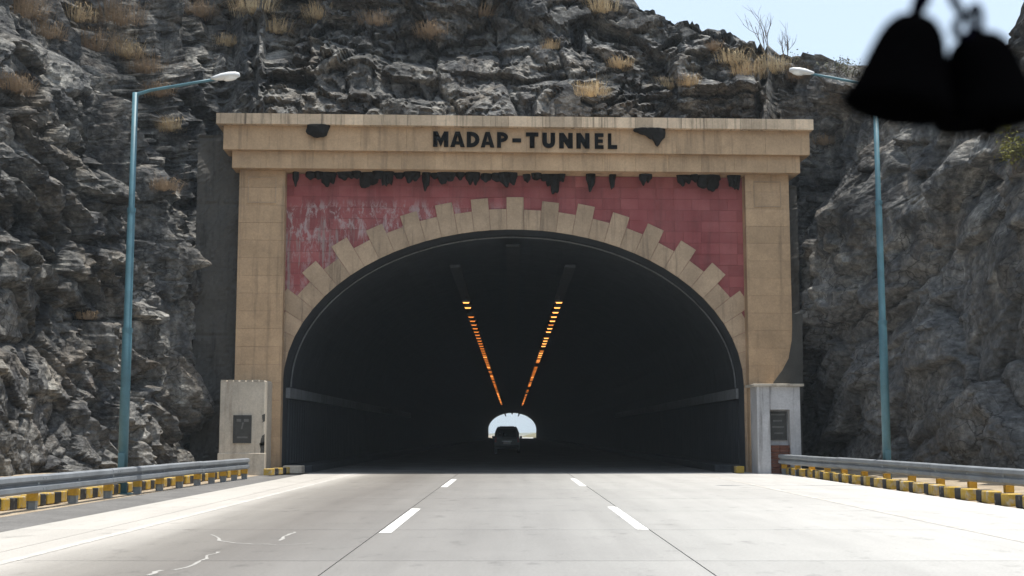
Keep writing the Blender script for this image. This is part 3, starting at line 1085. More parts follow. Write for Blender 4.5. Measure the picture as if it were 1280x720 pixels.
def blur(a):
    p = np.pad(a, 1, mode='edge')
    return (p[1:-1, 1:-1] * 2 + p[:-2, 1:-1] + p[2:, 1:-1] + p[1:-1, :-2] * 0.5 + p[1:-1, 2:] * 0.5) / 5.0
disp = np.where(rightw > 0.5, blur(disp), disp)
# keep the rock behind the masonry
disp = np.where(centw > 0.3, np.minimum(disp, 0.75), disp)
off = disp - back
ramp_end = np.ones_like(ZG)
XX = px_[:, None] + nx_[:, None] * off
YY = py_[:, None] + ny_[:, None] * off
ZZ = ZG + 0.0
# jagged ridge line
jag = 0.45 * h2 + 0.8 * h3 + 0.35 * fbm(SG, ZG, 0.6, 91, 3)
ZZ = ZZ + jag * ssm(TG, 0.90, 1.0) * 0.42
ZZ[:, 0] = -0.3
# plateau rows going back from the ridge
plat = [0.5, 1.2, 2.2, 3.5, 5.5, 9, 16, 30, 60, 110, 180]
NP_ = len(plat)
Xp = np.zeros((len(ss), NP_))
Yp = np.zeros_like(Xp)
Zp = np.zeros_like(Xp)
for k, d in enumerate(plat):
    spread = min(d, 6.0)
    bx = XX[:, -1] - nx_ * spread
    by = YY[:, -1] - ny_ * spread
    # beyond a few metres the land simply goes outwards from the road and up the hill
    ex = np.where(leftw[:, 0] > 0.5, -1.0, np.where(rightw[:, 0] > 0.5, 1.0, 0.0)) * max(d - 6, 0)
    ey = np.where(centw[:, 0] > 0.5, 1.0, 0.35) * max(d - 6, 0)
    Xp[:, k] = bx + ex
    Yp[:, k] = by + ey
    Zp[:, k] = ZZ[:, -1] + np.where(rightw[:, 0] > 0.3, -0.03, 0.10) * d ** 0.9 + 0.25 * vnoise(ss, ss * 0 + d, 0.6, 51) - 0.2
XX = np.hstack([XX, Xp])
YY = np.hstack([YY, Yp])
ZZ = np.hstack([ZZ, Zp])
ns, nz = XX.shape
verts = np.stack([XX, YY, ZZ], -1).reshape(-1, 3)
idx = np.arange(ns * nz).reshape(ns, nz)
q = np.stack([idx[:-1, :-1], idx[1:, :-1], idx[1:, 1:], idx[:-1, 1:]], -1).reshape(-1, 4)
cen = verts[q].mean(1)
hole = (np.abs(cen[:, 0] - U0) < 9.75) & (cen[:, 2] < 11.9) & (cen[:, 1] > 46.3) & (cen[:, 1] < 52)
q = q[~hole]
me = bpy.data.meshes.new('rock_cutting')
me.from_pydata(verts.tolist(), [], q.tolist())
me.materials.append(M['rock'])
me.update()
cliff = link(bpy.data.objects.new('rock_cliff', me))
cliff['kind'] = 'structure'
bvh = BVHTree.FromPolygons([tuple(p) for p in verts.tolist()], [tuple(f) for f in q.tolist()])
def hit_rock(px, py):
    r = ray(px, py).normalized()
    loc, nor, i, d = bvh.ray_cast(CAM, r)
    if loc is None:
        return None, None
    if nor.dot(r) > 0:
        nor = -nor
    return loc, nor

# ------------------------------------------------------------------ gate blocks beside the mouth
def gate_left():
    x0, x1, y0, y1, zt = -9.96, -8.42, 43.8, 45.35, 3.17
    r = empty('concrete_block', (0, 0, 0), 0, 'whitewashed concrete block with dark plaque left of the tunnel mouth', 'block')
    # body with a chipped right arris
    MB().box(x0, x1, y0, y1, -0.03, zt).build('body', M['whitewash'], r, bevel=0.025)
    MB().box(x0 - 0.03, x1 + 0.03, y0 - 0.035, y0 + 0.3, -0.03, 0.72).build('plinth', M['whitewash'], r, bevel=0.015)
    cp_ = MB()
    for k in range(7):
        a = x0 + (x1 - x0) * k / 7
        cp_.box(a + random.uniform(0, .04), a + (x1 - x0) / 7 - random.uniform(0, .05), y0 - 0.02, y1, zt, zt + random.uniform(0.015, 0.035))
    cp_.build('broken_coping', M['whitewash'], r)
    xa, za = at_y(292, 519, y0).x, at_y(292, 519, y0).z
    xb, zb = at_y(314, 554, y0).x, at_y(314, 554, y0).z
    fr = MB()
    t = 0.05
    for q4 in ((xa, xb, za - t, za), (xa, xb, zb, zb + t), (xa, xa + t, zb + t, za - t), (xb - t, xb, zb + t, za - t)):
        fr.box(q4[0], q4[1], y0 - 0.05, y0 + 0.02, q4[2], q4[3])
    fr.build('plaque_frame', M['plaque'], r)
    pl = MB().box(xa + t, xb - t, y0 - 0.022, y0 + 0.02, zb + t, za - t).build('plaque', M['plaque'], r)
    w, h = xb - xa, za - zb
    rl = MB()
    rl.box(xa + .18 * w, xa + .42 * w, y0 - 0.034, y0 - 0.02, zb + .76 * h, zb + .86 * h)
    rl.box(xa + .58 * w, xa + .84 * w, y0 - 0.034, y0 - 0.02, zb + .76 * h, zb + .86 * h)
    rl.prism_xz([(xa + .42 * w, zb + .50 * h), (xa + .50 * w, zb + .50 * h), (xa + .58 * w, zb + .74 * h), (xa + .50 * w, zb + .74 * h)], y0 - 0.034, y0 - 0.02)
    rl.box(xa + .22 * w, xa + .80 * w, y0 - 0.034, y0 - 0.02, zb + .18 * h, zb + .24 * h)
    rl.build('relief', M['relief'], pl)
    # spalled patches on the right edge
    for (z, s) in ((1.9, .10), (1.15, .14), (0.85, .18)):
        b = MB()
        pts = [(x1 - s * random.uniform(.5, 1), z + s * 1.5 * math.sin(a)) if math.cos(a) < 0 else (x1 + 0.004, z + s * 1.5 * math.sin(a)) for a in np.linspace(0, 2 * PI, 9)[:-1]]
        b.prism_xz(pts, y0 - 0.006, y0 + 0.05)
        b.build('spalled_patch', M['darkconc'], r)
gate_left()
def gate_right():
    y0, y1 = 44.6, 46.1
    x0, x1 = at_y(947, 540, y0).x, at_y(1001, 540, y0).x
    zt = at_y(975, 483, y0).z
    r = empty('concrete_pier', (0, 0, 0), 0, 'weathered grey concrete pier with dark niche right of the tunnel mouth', 'block')
    na, nb = at_y(963, 540, y0).x, at_y(988, 540, y0).x
    nt_ = at_y(975, 512, y0).z
    b = MB()
    b.box(x0, na, y0, y1, -0.03, zt)
    b.box(nb, x1, y0, y1, -0.03, zt)
    b.box(na, nb, y0, y1, nt_, zt)
    b.box(na, nb, y0 + 0.42, y1, -0.03, nt_)
    b.build('body', M['greywash'], r)
    MB().box(x0 - 0.13, x1 + 0.13, y0 - 0.13, y1, zt + 0.002, zt + 0.09).build('cap_slab', M['whitewash'], r, bevel=0.012)
    z1 = at_y(975, 551, y0).z
    MB().box(na + 0.04, nb - 0.04, y0 + 0.36, y0 + 0.425, z1 + 0.02, nt_ - 0.06).build('plaque', M['plaque'], r)
    rl = MB()
    w, h = nb - na, nt_ - z1
    for k, (a, c) in enumerate(((.15, .85), (.25, .7), (.2, .8), (.3, .75))):
        rl.box(na + a * w, na + c * w, y0 + 0.345, y0 + 0.362, z1 + h * (.82 - .2 * k), z1 + h * (.87 - .2 * k))
    rl.build('relief', M['relief'], r)
    k = 0
    z = -0.03
    while z < z1 - 0.09:
        for xa, xb in ((na + .01, (na + nb) / 2 - .01), ((na + nb) / 2 + .01, nb - .01)):
            if z > 0.95:
                continue
            MB().box(xa, xb, y0 + 0.14 - 0.01 * (k % 2), y0 + 0.41, z, z + 0.115).build('brick', M['rust'], r)
            k += 1
        z += 0.127
gate_right()

# ------------------------------------------------------------------ kerb blocks
def kerb_meshes(L, Wd, H):
    y = MB().box(-Wd / 2, Wd / 2, 0, L * 0.5, 0, H).mesh('kerb_yellow', M['yellow'], bevel=0.018)
    k = MB().box(-Wd / 2, Wd / 2, L * 0.5 + 0.002, L, 0, H).mesh('kerb_black', M['black'], bevel=0.018)
    return y, k
def kerb(me2, loc, label, group, rz=0.0, tilt=0.0):
    r = empty('kerb_block', loc, rz, label, 'kerb block', group)
    r.rotation_euler = (tilt, tilt * 0.6, rz)
    obj('yellow_half', me2[0], r)
    obj('black_half', me2[1], r)
    return r
km = kerb_meshes(0.70, 0.30, 0.24)
y = 44.0
k = 0
while y > 19.5:
    X = 9.42 + (9.36 - 9.42) * (y - 22) / 24
    kerb(km, (X + 0.16 + random.uniform(-.02, .02), y, -0.01), '%s yellow and black kerb block from the grey pier along the right guard rail' % ORD[k], 'kerb blocks along the right guard rail', random.uniform(-.05, .05), random.uniform(-.03, .03))
    y -= 1.08 + random.uniform(-.05, .05)
    k += 1
km2 = kerb_meshes(0.68, 0.28, 0.22)
y = 42.9
k = 0
while y > 19.5:
    X = -9.15 + 0.1 * (y - 22) / 24
    kerb(km2, (X + random.uniform(-.02, .02), y, 0.0), '%s yellow and black kerb block from the whitewashed block behind the left guard rail' % ORD[k], 'kerb blocks behind the left guard rail', random.uniform(-.05, .05), random.uniform(-.03, .03))
    y -= 0.74 + random.uniform(-.02, .02)
    k += 1
for k, yv in enumerate((42.9, 43.75, 44.6)):
    r = kerb(km2, (-8.12 + 0.12 * k, yv, 0.0), ('near', 'middle', 'far')[k] + ' kerb block of the three right of the whitewashed block at the tunnel mouth', 'kerb blocks at the left tunnel mouth', R(-10))
r = empty('kerb_stone', (-7.62, 45.0, 0), 0, 'whitish unpainted kerb stone at the left edge of the tunnel mouth', 'kerb block')
MB().box(-0.33, 0.33, -0.2, 0.45, 0, 0.27).build('stone', M['whitewash'], r, bevel=0.02)
kerb(km, (8.02, 45.4, 0), 'lone yellow and black kerb block left of the grey pier', 'kerb block by the pier', 0.05)

# ------------------------------------------------------------------ guard rails
bolt_me = MB().box(-0.012, 0.012, -0.014, 0.014, -0.014, 0.014).mesh('splice_bolt', M['post'])
def wbeam(path, name, label, posts, ztop, side, post_front):
    """W-beam rail along (x, y) points; side = direction of the road"""
    r = empty(name, (path[0][0], path[0][1], 0), 0, label, 'guard rail')
    ox, oy = path[0]
    prof_ = [(-0.035, 0.0), (0.03, -0.012), (0.055, -0.03), (0.062, -0.10), (0.0, -0.145), (-0.02, -0.16), (-0.02, -0.178), (0.03, -0.198), (0.055, -0.212), (0.062, -0.285), (-0.01, -0.33)]
    def pt(t):
        n = len(path) - 1
        i = min(int(t * n), n - 1)
        f = t * n - i
        return Vector((path[i][0] + (path[i + 1][0] - path[i][0]) * f, path[i][1] + (path[i + 1][1] - path[i][1]) * f, 0))
    total = sum((Vector(path[i + 1]) - Vector(path[i])).length for i in range(len(path) - 1))
    nsec = max(1, round(total / 4.0))
    for sct in range(nsec):
        b = MB()
        vs = []
        m = 5
        jz = random.uniform(-0.008, 0.008)
        push = 0.006 * (sct % 2)
        for k in range(m):
            t = (sct + (k / (m - 1)) * 1.05) / nsec
            t = min(t, 1.0)
            p = pt(t)
            p2 = pt(min(t + 0.01, 1.0))
            p1 = pt(max(t - 0.01, 0.0))
            d = (p2 - p1).normalized()
            n = Vector((d.y, -d.x, 0))
            if n.x * side < 0:
                n = -n
            for (w, z) in prof_:
                qv = p + n * (w + push) + Vector((0, 0, ztop + z + jz))
                vs.append((qv.x - ox, qv.y - oy, qv.z))
        L = len(prof_)
        fs = [(k * L + i, k * L + i + 1, (k + 1) * L + i + 1, (k + 1) * L + i) for k in range(m - 1) for i in range(L - 1)]
        b.add(vs, fs)
        o = b.build('rail_beam', M['steel'], r)
        md = o.modifiers.new('thickness', 'SOLIDIFY')
        md.thickness = 0.006
        md.offset = 0
        # splice bolts
        p = pt(min(sct / nsec + 0.01, 1))
        for (dz, dy) in ((-0.075, 0), (-0.255, 0), (-0.075, 0.14), (-0.255, 0.14)):
            c = Vector((p.x - ox + side * (0.062 + push), p.y - oy + dy, ztop + dz))
            obj('splice_bolt', bolt_me, o, c)
    npst = max(2, int(total / posts) + 1)
    for k in range(npst):
        p = pt(min(1.0, (k * posts + 0.25) / total))
        x, y_ = p.x - ox - side * 0.10, p.y - oy
        lean = random.uniform(-.02, .02)
        b = MB()
        b.box(x - 0.075, x + 0.075, y_ - 0.003, y_ + 0.003, -0.05, ztop - 0.06)
        b.box(x - 0.081, x - 0.075, y_ - 0.06, y_ + 0.06, -0.05, ztop - 0.06)
        b.box(x + 0.075, x + 0.081, y_ - 0.06, y_ + 0.06, -0.05, ztop - 0.06)
        pst = b.build('post', M['post'], r)
        z0, z1 = ztop - 0.36 - 0.15, ztop - 0.36
        MB().box(x - 0.085, x + 0.085, y_ - 0.068, y_ + 0.068, z0 + 0.03, z1 + 0.02).build('amber_band', M['amber'], pst)
        MB().box(x + side * 0.082 - 0.03 * (1 if side > 0 else 1), x + side * 0.082 + 0.03, y_ - 0.05, y_ + 0.05, ztop - 0.28, ztop - 0.05).build('spacer', M['post'], pst)
    return r
wbeam([(-8.72, 12.0), (-8.72, 22.5), (-8.62, 30), (-8.45, 36), (-8.22, 40.2)], 'guard_rail', 'galvanised guard rail on steel posts along the left shoulder, ending before the whitewashed block', 2.0, 0.62, 1, True)
wbeam([(9.98, 12.0), (9.98, 22), (9.85, 30), (9.65, 38), (9.22, 44.4)], 'guard_rail', 'galvanised guard rail behind yellow kerb blocks on the right, running to the grey pier', 2.0, 0.67, -1, False)

# ------------------------------------------------------------------ street lamps
def street_lamp(x, y, h, arm, side, label, hx):
    r = empty('street_lamp', (x, y, -0.02), 0, label, 'street lamp')
    b = MB()
    z1, z2 = h * 0.40, h * 0.70
    b.tube([(0, 0, 0), (0, 0, z1), (0, 0, z1 + 0.06), (0, 0, z2), (0, 0, z2 + 0.06), (0, 0, h)], [0.115, 0.112, 0.093, 0.09, 0.073, 0.068], 14)
    b.build('pole', M['pole'], r, smooth=True)
    c = MB()
    for z in (z1, z2):
        c.tube([(0, 0, z - 0.05), (0, 0, z + 0.05)], 0.122 if z == z1 else 0.102, 14)
    c.build('collar', M['pole'], r)
    MB().box(-0.2, 0.2, -0.2, 0.2, 0, 0.025).build('base_plate', M['pole'], r)
    MB().box(-0.07, 0.07, -0.135, -0.10, 0.55, 0.95).build('service_door', M['pole'], r)
    a = MB()
    a.tube([(0, 0, h - 0.16), (side * 0.06, 0, h - 0.03), (side * 0.35, 0, h + 0.06), (side * arm * 0.72, 0, h + 0.24), (side * arm, 0, h + 0.33)], [0.05, 0.045, 0.04, 0.036, 0.034], 10)
    a.build('arm', M['pole'], r, smooth=True)
    # cobra head
    Mh = Matrix.Translation((side * (arm - 0.08), 0, h + 0.335)) @ Matrix.Rotation(0 if side > 0 else PI, 4, 'Z') @ Matrix.Rotation(R(-9), 4, 'Y')
    prof_ = [(0.0, .05, .05, .03), (0.12, .09, .075, .05), (0.25, .145, .10, .06), (0.45, .165, .105, .065), (0.6, .14, .085, .06), (0.68, .07, .05, .045)]
    vs, fs = [], []
    seg = 14
    for (xx, w, ht, dp) in prof_:
        for k in range(seg):
            t = 2 * PI * k / seg
            vs.append(Mh @ Vector((xx, w * math.cos(t), (ht if math.sin(t) > 0 else dp) * math.sin(t))))
    for i in range(len(prof_) - 1):
        for k in range(seg):
            fs.append((i * seg + k, i * seg + (k + 1) % seg, (i + 1) * seg + (k + 1) % seg, (i + 1) * seg + k))
    fs += [tuple(range(seg)), tuple(range((len(prof_) - 1) * seg, len(prof_) * seg))]
    hd = MB().add(vs, fs).build('lamp_head', M['lamphead'], r, smooth=True)
    vs, fs = [], []
    pr2 = [(0.27, .05, .07), (0.33, .12, .105), (0.45, .135, .115), (0.56, .11, .10), (0.62, .05, .065)]
    for (xx, w, dp) in pr2:
        for k in range(9):
            t = PI + PI * k / 8
            vs.append(Mh @ Vector((xx, w * math.cos(t), dp * math.sin(t))))
    for i in range(len(pr2) - 1):
        for k in range(8):
            fs.append((i * 9 + k, i * 9 + k + 1, (i + 1) * 9 + k + 1, (i + 1) * 9 + k))
    MB().add(vs, fs).build('glass_bowl', M['lampglass'], hd, smooth=True)
    return r
LX, LY = -8.98, 29.8
lh = at_y(175, 115, LY).z
street_lamp(LX, LY, lh, 1.88, 1, 'teal street lamp with white head in front of the left rock face', 0)
RX, RY = 10.02, 34.5
rh = at_y(1104, 106, RY).z
street_lamp(RX, RY, rh, 1.75, -1, 'teal street lamp with white head in front of the right rock face', 0)

# ------------------------------------------------------------------ bee combs under the cornice
def comb(u, ztop, w, h, v, shape, label):
    r = empty('bee_comb', PM @ Vector((u, v, ztop)), R(2.6), label, 'bee comb', 'bee combs under the cornice')
    rs = random.Random(int(u * 1000) + 5)
    bm = bmesh.new()
    lobes = [(0.0, w, h)] if w < 0.45 else [(-w * 0.18, w * 0.68, h * rs.uniform(.8, 1)), (w * 0.2, w * 0.62, h * rs.uniform(.55, 1)), (rs.uniform(-.1, .1) * w, w, h * .45)]
    if shape == 'half':
        lobes = [(0.0, w, h)]
    if shape == 'wedge':
        lobes = [(-w * .2, w * .6, h * .35), (w * .05, w * .6, h * .6), (w * .24, w * .5, h)]
    for (cx, lw, lh) in lobes:
        res = bmesh.ops.create_icosphere(bm, subdivisions=3, radius=1.0)
        for v_ in res['verts']:
            c = v_.co
            k_ = 1 + 0.16 * math.sin(c.x * 4.3 + u) * math.sin(c.z * 5.1 + u * 2) + rs.uniform(-.025, .025)
            z_ = c.z * lh * k_
            v_.co = Vector((cx + c.x * lw * 0.5 * k_, c.y * (0.10 + 0.10 * lw) * k_, min(z_, 0.012)))
    me_ = bpy.data.meshes.new('wax_comb')
    for f_ in bm.faces:
        f_.smooth = True
    bm.to_mesh(me_)
    bm.free()
    me_.materials.append(M['comb'])
    obj('wax_comb', me_, r)
combs = [(369, 8, 14), (388, 14, 6), (410, 19, 20), (433, 24, 8), (461, 25, 22), (484, 17, 17), (516, 20, 13), (533, 11, 20), (558, 24, 14), (591, 18, 12), (608, 15, 7),
         (635, 23, 19), (659, 10, 7), (688, 26, 24), (739, 12, 19), (766, 9, 16), (807, 16, 11), (856, 20, 14), (885, 30, 18), (918, 17, 18)]
PXM = 35.0
combs += [(x_, random.uniform(9, 17), random.uniform(4, 8)) for x_ in (398, 446, 473, 499, 545, 575, 621, 671, 702, 868)]
combs.sort()
for i, (cx, w, h) in enumerate(combs):
    u, _ = P(cx, 215, -0.45)
    comb(u, Z_AR0 - 0.004, w / PXM, h / PXM * 0.95 + 0.10, -0.42 + random.uniform(-.12, .2), 'wedge' if cx == 688 else 'round',
         'black bee comb hanging under the cornice over the red panel, %s from the left pilaster' % ORD[i])
u, _ = P(397, 162, -1.27)
comb(u, Z_FR1 - 0.004, 0.86, 0.45, -1.285, 'half', 'black half-round bee comb on the frieze left of the lettering')
u, _ = P(812, 165, -1.27)
comb(u, Z_FR1 - 0.004, 1.15, 0.55, -1.285, 'wedge', 'black wedge-shaped bee comb on the frieze right of the lettering')

# ------------------------------------------------------------------ vehicle in the tunnel
def suv(x, y):
    r = empty('car', (x, y, -0.012), 0, 'dark boxy car seen from behind driving inside the tunnel', 'car')
    w, L = 0.90, 4.3
    # body: cross-sections along the length (0 = rear)
    def sect(yy, hw0, hw1, z0, z1, r_=0.08):
        return [(-hw0, yy, z0), (-hw0 - 0.02, yy, (z0 + z1) / 2), (-hw1, yy, z1 - r_), (-hw1 + r_, yy, z1), (hw1 - r_, yy, z1), (hw1, yy, z1 - r_), (hw0 + 0.02, yy, (z0 + z1) / 2), (hw0, yy, z0)]
    def loft(secs, name, mat, parent):
        n = len(secs[0])
        vs = [p for s_ in secs for p in s_]
        fs = [(k * n + i, k * n + (i + 1) % n, (k + 1) * n + (i + 1) % n, (k + 1) * n + i) for k in range(len(secs) - 1) for i in range(n)]
        fs += [tuple(range(n)), tuple(range((len(secs) - 1) * n, len(secs) * n))]
        return MB().add(vs, fs).build(name, mat, parent)
    body = loft([sect(0.0, .84, .84, .42, 1.08), sect(0.12, .88, .88, .34, 1.12), sect(2.9, .90, .88, .32, 1.10), sect(3.3, .89, .86, .32, 1.06), sect(4.1, .86, .80, .36, .95), sect(4.3, .78, .72, .45, .86)], 'body', M['carpaint'], r)
    roof = loft([sect(0.08, .86, .80, 1.06, 1.12), sect(0.16, .84, .74, 1.06, 1.82), sect(0.30, .84, .72, 1.06, 1.90), sect(2.2, .84, .70, 1.06, 1.90), sect(3.1, .84, .78, 1.06, 1.13)], 'cabin', M['carpaint'], r)
    b = MB()
    b.add([(-.66, .085, 1.16), (.66, .085, 1.16), (.61, .148, 1.74), (-.61, .148, 1.74)], [(0, 1, 2, 3)])
    o = b.build('rear_window', M['carglass'], roof)
    o.modifiers.new('t', 'SOLIDIFY').thickness = 0.02
    for s_ in (-1, 1):
        for (ya, yb) in ((.42, 1.15), (1.25, 2.2)):
            b = MB()
            b.add([(s_ * .845, ya, 1.16), (s_ * .845, yb, 1.16), (s_ * .745, yb - .05, 1.74), (s_ * .745, ya + .05, 1.74)], [(0, 1, 2, 3)])
            o = b.build('side_window', M['carglass'], roof)
            o.modifiers.new('t', 'SOLIDIFY').thickness = 0.02
        MB().box(s_ * .80 - .075, s_ * .80 + .075, -0.03, .09, .80, 1.16).build('tail_light', M['tail'], body, bevel=0.01)
        MB().box(s_ * 1.0 - .09, s_ * 1.0 + .09, 2.75, 2.85, 1.08, 1.25).build('wing_mirror', M['carpaint'], body, bevel=0.015)
        MB().box(s_ * .62 - .02, s_ * .62 + .02, .4, 2.1, 1.915, 1.945).build('roof_rail', M['chrome'], roof)
        for yy in (.78, 3.38):
            t = MB()
            t.lathe([(.20, -.1), (.33, -.1), (.35, -.07), (.35, .07), (.33, .1), (.20, .1)], 20, Matrix.Translation((s_ * .80, yy, .35)) @ Matrix.Rotation(R(90), 4, 'Y'))
            wh = t.build('wheel', M['rubber'], r)
            t = MB()
            t.lathe([(.0, .06), (.12, .07), (.205, .05), (.205, -.05), (.12, -.07), (0, -.06)], 20, Matrix.Translation((s_ * .80, yy, .35)) @ Matrix.Rotation(R(90), 4, 'Y'))
            t.build('rim', M['chrome'], wh)
    MB().box(-.88, .88, -.10, .06, .42, .62).build('rear_bumper', M['fixture'], body, bevel=0.02)
    MB().box(-.26, .26, -.035, .02, .70, .82).build('number_plate', M['plate'], body)
    MB().box(-.35, .35, -.022, .03, .86, .90).build('boot_trim', M['chrome'], body)
    MB().box(-.5, .5, 0.12, .3, 1.90, 1.94).build('spoiler', M['carpaint'], roof)
suv(-0.36, 91)

# ------------------------------------------------------------------ dry grass, shrubs, loose rocks
def grass(px, py, size, n, mat, label, droop=0.5, cat='grass tuft', grp='dry grass tufts on the rock'):
    loc, nor = hit_rock(px, py)
    if loc is None:
        return
    r = empty('grass_tuft', loc, random.uniform(0, 6), label, cat, grp)
    b = MB()
    for i in range(n):
        a = random.uniform(0, 2 * PI)
        d0 = size * 0.6 * random.random()
        base = Vector((math.cos(a) * d0, math.sin(a) * d0, -0.12))
        ln_ = size * random.uniform(0.25, 0.8)
        out = Vector((math.cos(a + random.uniform(-.8, .8)), math.sin(a + random.uniform(-.8, .8)), 0)) * random.uniform(0.1, 0.8) * ln_ + nor * 0.15 * ln_
        # the empty turns about z only; keep the blades simple
        p1 = base + Vector((0, 0, ln_ * 0.55)) + out * 0.35
        p2 = base + Vector((0, 0, ln_ * (0.85 - droop * random.random() * 1.2))) + out
        wv_ = Vector((-math.sin(a), math.cos(a), 0.2)) * random.uniform(0.005, 0.011)
        b.add([base - wv_, base + wv_, p1 + wv_ * 0.7, p1 - wv_ * 0.7, p2], [(0, 1, 2, 3), (3, 2, 4)])
    o = b.build('blades', mat, r)
    # a low thatch at the root
    th = MB()
    for i in range(n // 3):
        a = random.uniform(0, 2 * PI)
        d0 = size * 0.5 * math.sqrt(random.random())
        c = Vector((math.cos(a) * d0, math.sin(a) * d0, random.uniform(-.05, .12) * size))
        e = Vector((random.uniform(-1, 1), random.uniform(-1, 1), random.uniform(-.5, .4))) * size * 0.22
        w_ = Vector((random.uniform(-1, 1), random.uniform(-1, 1), random.uniform(-1, 1))).normalized() * 0.014
        th.add([c - w_, c + w_, c + e], [(0, 1, 2)])
    th.build('thatch', M['straw_brown'], r)['kind'] = 'stuff'
    o['kind'] = 'stuff'
G = [(60, 45, 0.9, 'straw_brown', 'brown grass tuft high on the left rock, left of the lamp pole'),
     (120, 62, 1.3, 'straw_brown', 'wide brown grass tuft on the left rock, up and left of the lamp pole top'),
     (160, 70, 1.2, 'straw', 'tan grass tuft on the rock just above the left lamp pole top'),
     (200, 118, 0.9, 'straw_brown', 'brown grass under the arm of the left lamp'),
     (215, 160, 0.8, 'straw', 'small tan grass tuft between the left lamp pole and the cornice end'),
     (250, 18, 1.1, 'straw_brown', 'brown grass tuft at the top edge above the left lamp arm'),
     (285, 55, 0.8, 'straw', 'tan grass tuft just above the left lamp head'),
     (318, 14, 1.3, 'straw_pale', 'pale upright grass tuft at the top edge right of the left lamp head'),
     (400, 22, 1.0, 'straw', 'tan grass tuft on the ledge high above the cornice left half'),
     (470, 30, 0.9, 'straw_brown', 'brown grass on the ledge above the start of the lettering'),
     (540, 42, 0.9, 'straw_brown', 'brown grass on the ledge above the lettering'),
     (755, 14, 1.0, 'straw_pale', 'pale grass tuft at the crest where the skyline begins'),
     (738, 118, 1.0, 'straw_pale', 'pale stringy grass hanging in the cleft just above the cornice'),
     (775, 82, 0.7, 'straw', 'small tan grass tuft right of the dark cleft above the cornice'),
     (838, 108, 0.8, 'straw_pale', 'bright pale grass tuft on the rock above the right half of the cornice'),
     (862, 104, 0.6, 'straw', 'small tan grass tuft right beside the bright pale one'),
     (935, 92, 1.0, 'straw', 'tan grass tuft on the slope left of the right lamp head'),
     (965, 88, 1.1, 'straw_pale', 'pale grass tuft on the slope just below the right lamp head'),
     (1000, 96, 0.7, 'straw_brown', 'brown grass under the right lamp head'),
     (895, 60, 0.6, 'straw_brown', 'brown grass near the skyline above the bright pale tuft'),
     (1030, 178, 0.6, 'straw_brown', 'brown grass beside the right end of the cornice'),
     (20, 110, 0.8, 'straw_brown', 'brown grass at the left picture edge'),
     (30, 20, 1.3, 'straw_brown', 'wide brown grass in the upper left picture corner'),
     (95, 25, 1.2, 'straw', 'tan grass at the top edge right of the upper left corner'),
     (150, 30, 1.5, 'straw_brown', 'large straggly brown grass at the top edge above the left lamp pole'),
     (185, 90, 1.1, 'straw_brown', 'straggly brown grass right behind the top of the left lamp pole'),
     (345, 40, 0.9, 'straw', 'tan grass below the pale upright tuft right of the left lamp head'),
     (600, 20, 0.9, 'straw_brown', 'brown grass near the top edge above the hyphen of the lettering'),
     (690, 60, 0.6, 'straw', 'tan grass on the rock above the last letters'),
     (915, 78, 1.0, 'straw_pale', 'pale grass on the slope left of the tan tuft near the right lamp head'),
     (205, 235, 0.7, 'straw_brown', 'brown grass low beside the left lamp pole'),
     (108, 395, 0.5, 'straw_brown', 'small brown grass tuft low on the left rock')]
for (px, py, s_, mt, lb) in G:
    grass(px, py, s_ * 1.35, int(160 + 260 * s_), M[mt], lb, 0.55)

def shrub(px, py, h, label, leafy=0, leafmat='leaf_grey', spread=0.5, nst=6):
    loc, nor = hit_rock(px, py)
    if loc is None:
        return
    r = empty('bare_shrub' if not leafy else 'leafy_shrub', loc, 0, label, 'shrub', 'shrubs on the crest' if not leafy else None) if not leafy else empty('leafy_shrub', loc, 0, label, 'shrub')
    b = MB()
    tips = []
    def grow(p, d, ln_, rad, lev):
        q1 = p + d * ln_ * 0.5 + Vector((random.uniform(-1, 1), random.uniform(-1, 1), random.uniform(-.3, .3))) * ln_ * 0.06
        q2 = p + d * ln_
        b.tube([p, q1, q2], [rad, rad * 0.8, rad * 0.55], 5, cap=False)
        tips.append(q2)
        if lev > 0:
            for k in range(random.choice((2, 3, 3))):
                dd = (d + Vector((random.uniform(-1, 1), random.uniform(-1, 1), random.uniform(-.2, .8))) * 0.65).normalized()
                grow(p.lerp(q2, random.uniform(0.45, 1.0)), dd, ln_ * random.uniform(0.5, 0.8), rad * 0.55, lev - 1)
    for k in range(nst):
        d = Vector((random.uniform(-1, 1) * spread, random.uniform(-1, 1) * spread, 1)).normalized()
        grow(Vector((random.uniform(-.15, .15), random.uniform(-.15, .15), -0.25)), d, h * random.uniform(0.35, 0.55), 0.022, 2)
    b.build('stems', M['twig'], r)
    if leafy:
        lf = MB()
        for t in tips:
            for k in range(leafy):
                c = t + Vector((random.gauss(0, .12), random.gauss(0, .12), random.gauss(0, .12)))
                u_ = Vector((random.uniform(-1, 1), random.uniform(-1, 1), random.uniform(-1, 1))).normalized()
                w_ = u_.cross(Vector((random.uniform(-1, 1), random.uniform(-1, 1), random.uniform(-1, 1)))).normalized()
                s_ = random.uniform(.03, .06)
                lf.add([c - u_ * s_, c + w_ * s_ * .5, c + u_ * s_, c - w_ * s_ * .5], [(0, 1, 2, 3)])
        lf.build('leaves', M[leafmat], r)['kind'] = 'stuff'
shrub(958, 62, 2.7, 'tall bare leafless shrub standing on the skyline', 0, spread=0.25, nst=4)
shrub(982, 74, 1.9, 'short bare shrub right of the tall one on the skyline', 0, spread=0.35, nst=4)
shrub(1005, 84, 0.9, 'low bare shrub on the crest above the right lamp head', 2, spread=0.6, nst=5)
shrub(1044, 92, 0.9, 'grey twiggy shrub on the crest right of the right lamp head', 3, spread=0.8, nst=8)
shrub(1062, 95, 0.8, 'grey twiggy shrub half behind the hanging ornament', 3, spread=0.8, nst=8)
